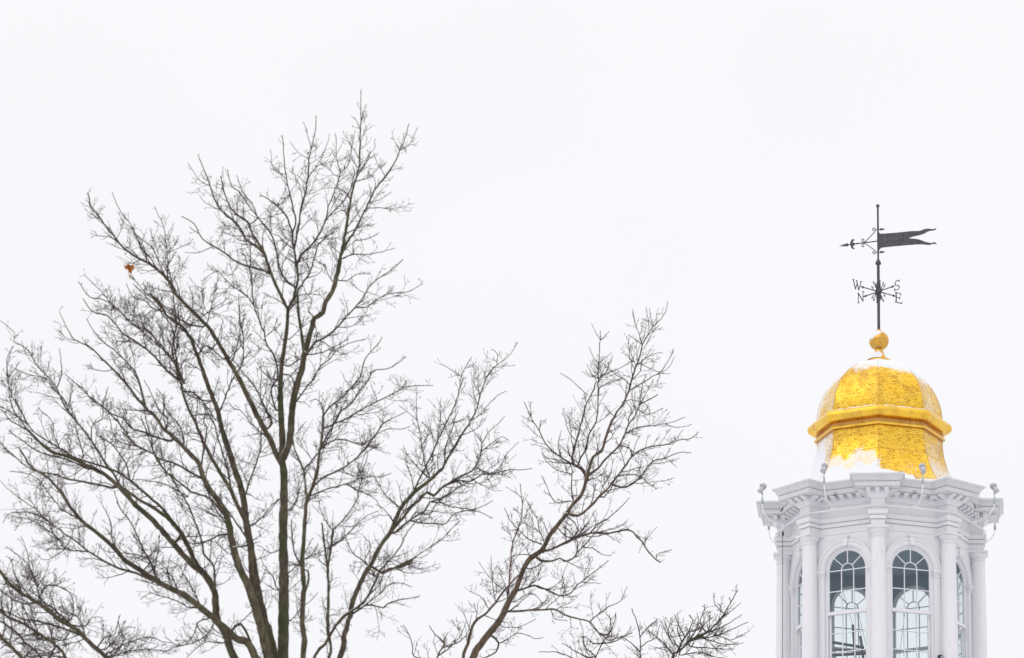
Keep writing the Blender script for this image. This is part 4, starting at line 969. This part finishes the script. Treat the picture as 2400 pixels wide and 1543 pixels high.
T2 = """
T|-|30|8|0|1020,2100 1065,1700 C 590,1545 640,1450 720,1350 780,1270 830,1160 880,1070 920,960 970,880 1050,820 1090,740 1150,660 1210,580 1260,510 1300,470 1330,410 1345,340
Y2|T|9|1|-.6|E 735,1440 760,1360 790,1280 850,1240 880,1150 900,1080 950,970 1010,880 1050,800 1080,700 1115,590 1150,500 1165,420 1240,290 1300,230 1340,170 1360,85
y2b|Y2|1.8|1|.3|E 1165,425 1140,340 1110,270 1105,230 1090,145
y2c|Y2|1.6|1|.3|E 1245,290 1230,215 1220,140
y2d|Y2|1.5|1|.3|E 1250,270 1280,180
y2e|Y2|1.6|1|.3|E 1170,420 1100,370 1060,345
y2f|Y2|1.7|1|.3|E 1117,590 1090,510 1050,405
y2g|Y2|2|1|.3|E 1120,580 1190,520 1240,490 1320,480
y2h|Y2|2.6|1|-.6|E 1080,760 1150,720 1220,680 1300,630 1360,550 1410,450
y2i|Y2|1.6|1|.3|E 1300,630 1370,590 1415,510
y2j|Y2|2|1|.4|E 945,970 900,920 870,870 850,880
y2k|Y2|2|1|.4|E 1095,700 1150,620 1160,560 1220,470
y2l|Y2|2.5|1|.6|E 1030,840 1040,760 1050,690
Y3|T|6|2|.8|E 730,1425 690,1370 640,1340 620,1290 650,1190 680,1080 710,970 730,880 780,790 810,700
y3b|Y3|4|1|-.5|E 672,1350 690,1290 735,1220 750,1120 800,1030 820,940 825,800 825,680 830,560 840,380 845,310
y3b2|y3b|1.4|1|.2|E 842,380 810,330 775,260
y3b3|y3b|1.4|1|.2|E 842,380 880,350 910,315
y3b4|y3b|1.6|1|.3|E 830,570 880,520 930,480
y3b5|y3b|2|1|.3|E 825,700 780,650 740,570
y3b6|y3b|2.4|1|.5|E 828,695 900,640 990,600 1080,545
y3b7|y3b|1.6|1|.3|E 830,570 790,520 755,440
y3b8|y3b|1.8|1|.3|E 825,690 880,640 920,560 935,500
y3b9|y3b|2|1|-.4|E 825,760 900,710 1010,690
y3c|Y3|3.6|1|.7|E 650,1345 560,1300 480,1240 420,1180 370,1080 310,980 255,860
y3c2|y3c|1.6|1|.2|E 310,980 305,860
y3c3|y3c|1.6|1|.2|E 330,1010 270,985 235,965
y3c4|y3c|2|1|.3|E 370,1080 385,1000 420,1010
y3c5|y3c|2|1|.4|E 520,1280 520,1180 540,1080
y3d|Y3|1.8|1|.3|E 730,885 720,790 650,720 600,680 530,635
y3e|Y3|1.8|1|.3|E 680,1080 620,1050 600,1040
y3f|Y3|2.2|1|-.4|E 670,1360 590,1330 500,1300 430,1290 395,1240
Y4|T|6|1.5|.7|E 750,1435 820,1370 880,1300 940,1240 990,1190 1030,1100 1060,1030 1110,960 1150,880 1200,850 1285,805
y4b|Y4|2.4|1|.6|E 1030,1085 1130,1055 1220,1045 1300,1030 1380,1020 1490,975
y4b2|y4b|1.6|1|.3|E 1350,1025 1420,1055 1490,1050 1545,1030
y4c|Y4|2|1|.3|E 1150,880 1160,760 1175,680
y4d|Y4|2|1|.3|E 1160,870 1210,760 1250,680
y4e|Y4|2|1|-.3|E 1060,1020 1060,970 1090,940 1060,880 1040,860
y4f|Y4|2.5|1|.4|E 990,1190 1060,1215 1100,1250 1180,1270
y4g|Y4|2|1|.3|E 1200,960 1250,940 1320,910
Y5|T|8|1.5|-1|D 375,597 440,590 520,530 580,465 640,410 700,330 760,250 800,200 870,150 950,130 1040,115 1110,90 1190,80 1240,35
y5a|Y5|3.5|1|.5|D 575,470 610,470 640,440 680,370
y5b|Y5|2.6|1|.5|D 700,340 780,320 850,330 900,370 965,415
y5c|Y5|4|1|.7|D 665,400 740,405 800,380 850,340 890,280 940,230 1020,210 1110,175 1195,175
y5d|Y5|3|1|-.4|D 800,195 770,130 740,110
y5e|Y5|2|1|.4|D 790,190 820,120 850,60
y5f|Y5|1.8|1|.3|D 580,465 600,390 560,340
y5g|Y5|1.6|1|.3|D 600,400 650,320 680,210
y5h|Y5|2|1|.3|D 860,155 900,200 930,230
y5i|Y5|1.6|1|.3|D 1040,115 1090,80 1140,20
y6|T|5.5|2.2|1|D 225,825 300,800 380,760 520,710 640,710 775,685 830,735 880,790 930,860 985,905
y6b|y6|1.8|1|.3|D 885,780 900,740 960,670
y6c|y6|1.6|1|.3|D 880,780 830,720 800,700
y6d|y6|1.8|1|.3|D 970,890 960,850 1060,820
y6e|y6|3|1|-.6|D 510,715 560,660 640,610 720,540 780,470
y6f|y6|2.4|1|.5|D 380,760 440,690 430,600
y6g|y6|2.4|1|.5|D 560,710 620,690 720,660 760,630
y7|T|6|1|-.9|D 160,870 190,890 250,895 320,875 345,895 400,880 450,820 490,780 540,720 610,640
y7b|y7|2.4|1|.5|D 480,790 540,810 600,850 660,860
y7c|y7|3|1|.5|D 440,830 430,760 380,700 330,640
y8|T|4.5|1|.8|D 30,1110 110,1065 170,1060 240,1090 320,1125 390,1105 440,1050 500,1000 570,950 640,890
y8b|y8|2|1|.3|D 350,1110 340,1000 370,900
y8c|y8|2|1|.3|D 450,1040 520,1040 590,1045
y8d|y8|2.4|1|-.4|D 120,1060 170,1000 180,920
y9|T|5|1.6|-1|C 800,1250 850,1230 960,1222 1040,1220 1135,1215 1200,1250 1300,1280 1370,1300 1430,1370 1490,1420 D 660,1420 720,1400 800,1370
y9b|y9|2.6|1|.5|D 510,1300 570,1250 640,1200 720,1160 765,1065
y9c|y9|3|1|.5|D 580,1390 640,1380 660,1290 690,1250
y9d|y9|2|1|.3|D 240,1220 290,1280 370,1290
red10|T|4|1.2|.6|C 800,1200 830,1050 850,800 890,680 920,560 905,380
red10b|red10|1.6|1|.3|C 890,680 940,590 990,500
red10c|red10|1.5|1|.3|C 910,470 860,430 810,400
y11|T|10|4|-.9|1075,1620 C 525,1545 560,1430 600,1300 680,1240 740,1170 800,1090 890,990
y11b|y11|2.2|1|.3|C 740,1170 720,1020 710,860
y11c|y11|1.6|1|.3|C 722,1030 670,960 632,900
y11d|y11|2|1|.4|C 700,1210 640,1130 565,1095
y12|T|5|3|.5|C 740,1410 762,1440 740,1500 670,1540
y12b|y12|2.2|1|.3|C 765,1440 830,1410 870,1380 930,1380 1000,1410 1060,1400
y12c|T|2|1|.3|C 790,1330 900,1330 1010,1280
y13|T|3|1|.6|C 1045,780 960,750 900,690 850,640 800,540
y13b|T|2.6|1|.6|C 1055,770 1030,680 1020,620 980,550 940,480
y13c|T|2.4|1|-.4|C 990,860 920,850 860,860 800,900
y15|T|3.5|1.5|.6|D 400,495 395,400 400,290 380,240
y15b|y15|2.2|1|.3|D 393,320 300,290 230,230 200,180
y15c|T|2.6|1|.3|D 385,495 340,500 280,500 250,440 200,330
y16|T|3.5|1|.8|D 370,600 420,640 440,690 500,730
y16b|T|2.6|1|.8|D 310,680 360,730 430,730 500,640 560,550
y16c|T|2.6|1|-.8|D 210,840 240,760 230,680 180,600
y17|T|3|1|.8|C 960,945 1020,930 1050,900 1020,1010
y18|T|2.4|1|.5|C 860,1170 960,1110 1020,1130 1050,1180
Z|T|6|3|-.8|1060,1780 1020,1640 C 350,1545 400,1450 400,1410
z1|Z|3.5|1|.3|C 395,1430 340,1380 300,1320
z2|Z|3|1|.3|C 370,1520 460,1450 520,1370 540,1300
z3|Z|3|1|.3|C 340,1545 200,1530 190,1440 150,1350 130,1320
z4|Z|2.4|1|.3|C 400,1480 500,1430 560,1360 580,1250
"""
T3 = """
T|-|26|5|0|1560,1950 1570,1700 D 1060,1560 1100,1500 1150,1460
G|T|5|1|-.6|D 1150,1465 1200,1410 1290,1370 1360,1310 1410,1240 1460,1160 1500,1085
g1|G|3|1|.5|D 1230,1395 1300,1400 1380,1385 1480,1340 1570,1300
g2|G|2.4|1|.4|D 1400,1240 1350,1180 1345,1100
g3|G|2.4|1|.4|D 1400,1260 1450,1230 1520,1170
g4|G|3|1|-.5|D 1290,1370 1250,1300 1280,1220 1280,1180
g5|G|2.4|1|.5|D 1360,1380 1450,1420 1500,1400 1580,1360
g6|G|3|1|.6|D 1180,1460 1270,1470 1360,1475 1480,1480
g7|G|3|1|.6|D 1110,1520 1250,1500 1340,1530 1420,1540
K|T|4.5|1|.7|D 1100,1510 1130,1430 1170,1370 1200,1290 1180,1250
k1|K|2.6|1|.4|D 1110,1480 1050,1420 1040,1340 1060,1270
k2|K|2.6|1|.4|D 1090,1530 1020,1450 960,1400 900,1340 960,1290
k3|K|3|1|-.4|D 1170,1380 1250,1340 1330,1270
k4|K|3|1|-.6|D 1130,1440 1100,1350 1110,1270
k5|K|3|1|.6|D 1160,1390 1110,1330 1080,1250
g8|G|3|1|-.7|D 1170,1450 1220,1360 1240,1290 1230,1240
g9|G|3|1|.7|D 1300,1365 1380,1340 1450,1300 1530,1250
g10|G|2.5|1|.7|D 1240,1390 1340,1430 1430,1450 1540,1440
H1|T|5|1.2|-1.5|1480,1760 D 850,1600 853,1500 850,1400 830,1300 795,1210
h1|H1|2.5|1|.4|D 850,1400 900,1340 970,1285
h2|H1|2.5|1|.4|D 855,1480 900,1430 960,1400 980,1320
h3|H1|3|1|-.4|D 855,1500 790,1440 740,1400
J1|T|5|1.2|.9|1450,1800 D 530,1600 560,1530 600,1440 640,1390 680,1300 690,1240
j1|J1|3|1|.4|D 600,1450 540,1440 490,1400 440,1400
j2|J1|3|1|.4|D 560,1520 480,1460 470,1400
j3|J1|3|1|-.4|D 600,1440 680,1430 760,1380 790,1330
j4|J1|3|1|-.4|D 545,1545 430,1500 330,1440
j5|J1|3|1|-.4|D 540,1560 420,1545 300,1500 180,1500
"""


def parse(txt):
    res = []
    for ln in txt.strip().splitlines():
        if not ln.strip() or ln.startswith('#'): continue
        i_, par, w0, w1, dd, rest = [s.strip() for s in ln.split('|')]
        fr = 'P'; pts = []
        for tk in rest.split():
            if tk in FR: fr = tk
            else:
                x, y = map(float, tk.split(',')); ox, oy, s_ = FR[fr]; pts.append((ox+x/s_, oy+y/s_))
        res.append((i_, par, float(w0), float(w1), float(dd), pts))
    return res
def tubes_np(pts, rad, sides=3):
    """pts (N,K,3) rad (N,K) -> vertices, faces of N tubes"""
    Nn, K, _ = pts.shape
    t = np.empty_like(pts); t[:, 1:-1] = pts[:, 2:]-pts[:, :-2]; t[:, 0] = pts[:, 1]-pts[:, 0]; t[:, -1] = pts[:, -1]-pts[:, -2]
    t /= np.linalg.norm(t, axis=2, keepdims=True)+1e-12
    ref = np.array([.31, .82, .17]); ref /= np.linalg.norm(ref)
    u_ = np.cross(t, ref); u_ /= np.linalg.norm(u_, axis=2, keepdims=True)+1e-12; v_ = np.cross(t, u_)
    an = np.arange(sides)*2*pi/sides
    vs = pts[:, :, None, :]+rad[:, :, None, None]*(u_[:, :, None, :]*np.cos(an)[None, None, :, None]+v_[:, :, None, :]*np.sin(an)[None, None, :, None])
    idx = np.arange(Nn*K*sides).reshape(Nn, K, sides); nx = np.roll(idx, -1, axis=2)
    f = np.stack([idx[:, :-1], nx[:, :-1], nx[:, 1:], idx[:, 1:]], axis=-1).reshape(-1, 4)
    return vs.reshape(-1, 3), f
def mesh_np(name, vs, fs, m, parent, smooth=True, off=(0, 0, 0)):
    me = bpy.data.meshes.new(name); me.vertices.add(len(vs)); me.vertices.foreach_set('co', (vs-np.array(off)).astype(np.float32).ravel())
    me.loops.add(len(fs)*4); me.polygons.add(len(fs)); me.loops.foreach_set('vertex_index', fs.astype(np.int32).ravel())
    me.polygons.foreach_set('loop_start', np.arange(len(fs), dtype=np.int32)*4)
    me.polygons.foreach_set('use_smooth', np.ones(len(fs), bool)); me.update(calc_edges=True)
    me.materials.append(m); o = bpy.data.objects.new(name, me); COL.objects.link(o); o.parent = parent; return o
def pad_tube(pts, rad, sides):
    return tubes_np(pts[None], rad[None], sides)

def unit(v): return v/(np.linalg.norm(v, axis=-1, keepdims=True)+1e-12)
def grow(bp, bd, Ln, K, ang, upb, wig, r0_, r1_, tip=0.):
    """bp base points, bd parent directions, Ln lengths -> (M,K,3),(M,K)"""
    M = len(bp); rnd = unit(rng.normal(size=(M, 3))); perp = unit(np.cross(bd, rnd))
    d = unit(bd*np.cos(ang)[:, None]+perp*np.sin(ang)[:, None])
    pts = np.empty((M, K, 3)); pts[:, 0] = bp; p = bp.copy()
    for i in range(1, K):
        d = unit(d+rng.normal(size=(M, 3))*wig+np.array([0, 0, upb])[None]); p = p+d*(Ln/(K-1))[:, None]; pts[:, i] = p
    t = np.linspace(0, 1, K)[None]; rad = r0_[:, None]*(1-t)+r1_*t
    return pts, rad
def sample(pts, tt):
    """pts (N,K,3), tt (N,) -> point, dir"""
    K = pts.shape[1]; x = np.clip(tt, 0, .999)*(K-1); i = x.astype(int); f = (x-i)[:, None]; r = np.arange(len(pts))
    a, b = pts[r, i], pts[r, i+1]; return a+(b-a)*f, unit(b-a)

def build_tree(name, label, txt, dist, gx, root_w, mats, group='bare trees', dens=1.):
    specs = parse(txt); info = {}; w1_of = {}
    S = dist/F                                   # metres per pixel at that distance
    def W(px, py, dep):
        r_ = ray(px, py); h = hypot(r_.x, r_.y); return Vector((0, 0, CAMZ))+r_*((dist+dep)/h)
    rootp = W(gx[0], gx[1], 0); rr_ = ray(*gx); h = hypot(rr_.x, rr_.y)
    root = bpy.data.objects.new(name, None); COL.objects.link(root)
    base = W(gx[0], 4300, 0); root.location = (base.x, base.y, 0); tag(root, label, 'tree', group)
    off = (base.x, base.y, 0)
    limbs = {}
    for (i_, par, w0, w1, dd, pts) in specs:
        if par == '-':
            d0 = 0.; full = pts; d0 = dd
            ext = [(base.x, base.y, -.3), (base.x, base.y, .3)]
            q = W(pts[0][0], pts[0][1], 0)
            ctrl = [Vector((base.x, base.y, -.3)), Vector((base.x+.03, base.y, .6))]+[Vector((base.x+.03, base.y, .6)).lerp(q, t) + Vector((.12*sin(t*9), .1*cos(t*7), 0)) for t in (.25, .5, .75)]
            P3 = catmull([tuple(c) for c in ctrl]+[tuple(W(x, y, dd*k/len(pts))) for k, (x, y) in enumerate(pts)], 14*S)
            zz = P3[:, 2]; zq = q.z; rad = np.where(zz < zq, root_w*.5*S*(1+.5*np.exp(-np.maximum(zz, 0)/.5))+(w0-root_w)*.5*S*np.clip(zz/zq, 0, 1)**3, 0)
            up_ = zz >= zq; t = np.clip((zz-zq)/(zz.max()-zq), 0, 1); rad = np.where(up_, (w0+(w1-w0)*t**1.1)*.5*S, rad)
            depth = np.array([0.]*len(P3)); 
        else:
            Pp = info[par]; px = pts[0]
            # nearest point of the parent, judged where it is seen
            v = np.array(Pp['pix']); j = int(np.argmin((v[:, 0]-px[0])**2+(v[:, 1]-px[1])**2))
            dep0 = Pp['dep'][j]; p0 = v[j]; back = 0 if w0 < 5 else int(min(j, 1+w0//6)); clr = max(7, .85*Pp['rad'][j]*2/S if w0 >= 7 else 7); pre = [v[q] for q in range(j-back, j)]; rem = pre+[p0]+[p for p in pts if hypot(p[0]-p0[0], p[1]-p0[1]) > clr]
            sm = catmull(rem, 11.); jit = rng.normal(size=sm.shape)*.55; jit[0] = 0; sm = sm+jit
            seg = np.r_[0, np.cumsum(np.linalg.norm(np.diff(sm, axis=0), axis=1))]; t = seg/seg[-1]
            dp = dep0+dd*t+np.sin(t*5+rng.uniform(0, 6))*.02*seg[-1]*S*t
            P3 = np.array([tuple(W(x, y, z)) for (x, y), z in zip(sm, dp)]); w0_ = min(w0, Pp['rad'][j]*2/S*1.02) if w0 > 0 else w0
            dst = np.hypot(sm[:, 0]-p0[0], sm[:, 1]-p0[1]); k0 = int(np.argmin(dst)); rad = np.maximum(.62-.26*t, (w0_*(1.2 if w0 < 7 else 1.05)+(w1-w0_)*t**(1.1 if w0 > 8 else .9))*.5)*S
        if par != '-' and back: rad[:k0+1] = np.minimum(rad[:k0+1], np.linspace(.55, .92, k0+1)*Pp['rad'][j])
        # picture position of each node
        cen = P3-np.array([0, 0, CAMZ]); wz = cen @ np.array(fwd)
        pix = np.stack([PX+F*(cen @ np.array(right))/wz, PY-F*(cen @ np.array(up))/wz], 1)
        hd_ = np.hypot(P3[:, 0], P3[:, 1])-dist
        w1_of[i_] = w1; info[i_] = dict(pix=pix, dep=hd_, rad=rad, pts=P3, par=par)
        thick = rad.max()/S*2
        sides = 12 if thick > 12 else (8 if thick > 5 else 6)
        vs, fs = pad_tube(P3, rad*(1+.05*np.sin(np.arange(len(rad))*1.7)+rng.uniform(-.07, .07, len(rad))), sides)
        if par == '-':
            o = mesh_np('trunk', vs, fs, mats[0], root, off=off); info[i_]['limb'] = o; limbs[i_] = dict(o=o, src=[])
        elif i_.isupper() or i_[0] == '*':
            o = mesh_np('limb', vs, fs, mats[0], root, off=off); info[i_]['limb'] = o; limbs[i_] = dict(o=o, src=[])
        else:
            lb = info[par]['key']
            mesh_np('branch', vs, fs, REDTW if i_.startswith('red') else mats[0] if w0 >= 5 else mats[1], limbs[lb]['o'], off=off)
        info[i_]['key'] = i_ if i_ in limbs else info[par]['key']
        limbs[info[i_]['key']]['src'].append(i_)
    # procedural shoots on each limb
    tot = 0
    for key, lb in limbs.items():
        bp = []; bd = []; Ln = []; r0s = []
        for i_ in lb['src']:
            I_ = info[i_]; P3 = I_['pts']; pix = I_['pix']; seg = np.r_[0, np.cumsum(np.linalg.norm(np.diff(P3, axis=0), axis=1))]
            tl = seg[-1]; s_ = rng.uniform(6, 20)*S
            while s_ < tl:
                j = min(len(P3)-2, int(np.searchsorted(seg, s_)-1)); f = (s_-seg[j])/(seg[j+1]-seg[j]+1e-9)
                wpx = (I_['rad'][j]*2/S); y = pix[j][1]
                rem_ = (tl-s_)/S
                if y < 1700:
                    if wpx > 9: step = 40; L_n = rng.uniform(25, 90); keep = .55
                    else:
                        thin = max(0., 1-rem_/120.) if w1_of[i_] < 1.3 else 0.
                        step = 15+wpx*1.5+45*thin*thin+10*thin; L_n = rng.uniform(.25, 1.)*min(120, 16+rem_*.42+wpx*5); keep = .95-.6*thin
                    if rng.random() < keep:
                        for _ in range(2 if (wpx < 3 and rng.random() < .55) else 1):
                            bp.append(P3[j]+(P3[j+1]-P3[j])*f); bd.append(P3[j+1]-P3[j]); Ln.append(L_n*S*rng.uniform(.7, 1.1)); r0s.append(min(I_['rad'][j]*.55, (.5+L_n*.0125)*S))
                else: step = 60
                s_ += step*S*rng.uniform(.6, 1.4)/(dens*(1.65 if key in ('N', '*O', '*Q') else 1.35 if key in ('M', 'L3', 'L4') else 1.))
        if not bp: continue
        bp = np.array(bp); bd = unit(np.array(bd)); Ln = np.array(Ln); r0s = np.array(r0s)
        V_ = []; F_ = []; base_i = 0
        def put(p, r, sides=3):
            nonlocal base_i
            v, f = tubes_np(p, r, sides); V_.append(v); F_.append(f+base_i); base_i += len(v)
        a1, q1 = grow(bp, bd, Ln, 7, rng.uniform(.5, 1.0, len(bp)), .07, .17, r0s*.92, .36*S); put(a1, q1, 4)
        # second order
        c = np.clip((Ln/S/17.+rng.uniform(-.6, .6, len(bp))).astype(int), 0, 8); idx = np.repeat(np.arange(len(bp)), c); tt = rng.uniform(.15, .9, len(idx))
        b2, d2 = sample(a1[idx], tt); L2 = Ln[idx]*(1.1-tt)*rng.uniform(.3, .8, len(idx)); L2 = np.clip(L2, 5*S, 60*S)
        a2, q2 = grow(b2, d2, L2, 5, rng.uniform(.55, 1.15, len(idx)), .08, .19, np.full(len(idx), .55*S), .34*S); put(a2, q2)
        # third order: short spurs
        c = np.clip((L2/S/8.5).astype(int), 0, 5); id3 = np.repeat(np.arange(len(L2)), c); tt = rng.uniform(.2, 1, len(id3))
        b3, d3 = sample(a2[id3], tt); L3 = np.clip(L2[id3]*rng.uniform(.25, .55, len(id3)), 3*S, 16*S)
        a3, q3 = grow(b3, d3, L3, 3, rng.uniform(.4, .9, len(id3)), .1, .12, np.full(len(id3), .42*S), .30*S); put(a3, q3)
        # buds at the tips
        for A_ in (a1, a2, a3):
            e1 = A_[:, -1]; dd_ = unit(e1-A_[:, -2]); n_ = len(e1)
            bpts = np.stack([e1-dd_*.6*S, e1+dd_*.8*S, e1+dd_*2.4*S], 1); br__ = np.tile(np.array([.3, .85, .15])*S, (n_, 1)); put(bpts, br__, 4)
        vv = np.concatenate(V_); ff = np.concatenate(F_); tot += len(ff)
        o = mesh_np('twigs', vv, ff, mats[2], lb['o'], off=off); o['kind'] = 'stuff'
    print(name, 'twig faces', tot)
    return info, W

treeA, WA = build_tree('bare_tree', 'tallest bare tree, its many mossy stems fanning out from the bottom left', T1, 80., (655, 1720), 62, (BARK, BRANCH, TWIG), dens=1.2)
treeB, WB = build_tree('bare_tree', 'bare tree with one brown limb leaning right, between the tall tree and the cupola', T2, 88., (1020, 2100), 46, (BARK2, BRANCH, TWIG), dens=1.05)
treeC, WC = build_tree('bare_tree', 'low bare treetop just left of the cupola along the bottom edge', T3, 102., (1560, 1950), 40, (BRANCH, BRANCH, TWIG), dens=1.6)

# the one dry leaf still caught in the left of the tall tree
i5 = treeA['L5']; v = i5['pix']; j = int(np.argmin((v[:, 0]-318)**2+(v[:, 1]-612)**2))
lc = WA(303, 629, float(i5['dep'][j])-.15); S_ = 80/F
lf = [(-28.5, -9.0), (-19.5, -6.7), (-9.7, -11.2), (-11.2, -20.2), (-5.2, -26.2), (-0.7, -17.2), (4.5, -24.7), (9.0, -15.0), (22.5, -17.2), (25.5, -5.2), (21.0, 0.7), (23.2, 8.2), (15.7, 12.7), (14.2, 26.2), (6.7, 21.0), (-1.5, 18.0), (-6.7, 10.5), (-15.7, 6.0), (-19.5, -2.2)]
bm = bmesh.new(); vs_ = [bm.verts.new(((x*.52)*S_, .05*sin(x*.25)+.04*cos(y*.3), (-y*.52)*S_)) for x, y in lf+[]]; cen_ = bm.verts.new((0, -.03, 0))
for q in range(len(vs_)): bm.faces.new((vs_[q], vs_[(q+1) % len(vs_)], cen_))
bmesh.ops.solidify(bm, geom=bm.faces[:], thickness=.004)
for q in range(6):
    a_, b_q = Vector((.003, 0, -.10-.012*q)), Vector((.004*q, .006*q, -.10-.014*(q+1)))
    bmesh.ops.create_cube(bm, size=.007, matrix=Matrix.Translation((a_+b_q)/2) @ Matrix.Diagonal((1, 1, 2.2, 1)))
me = bpy.data.meshes.new('dried_leaf'); bm.to_mesh(me); bm.free(); me.materials.append(LEAF)
lo = bpy.data.objects.new('dried_leaf', me); COL.objects.link(lo); lo.location = lc
tag(lo, 'single orange brown dried leaf caught in twigs high on the tallest tree', 'leaf')
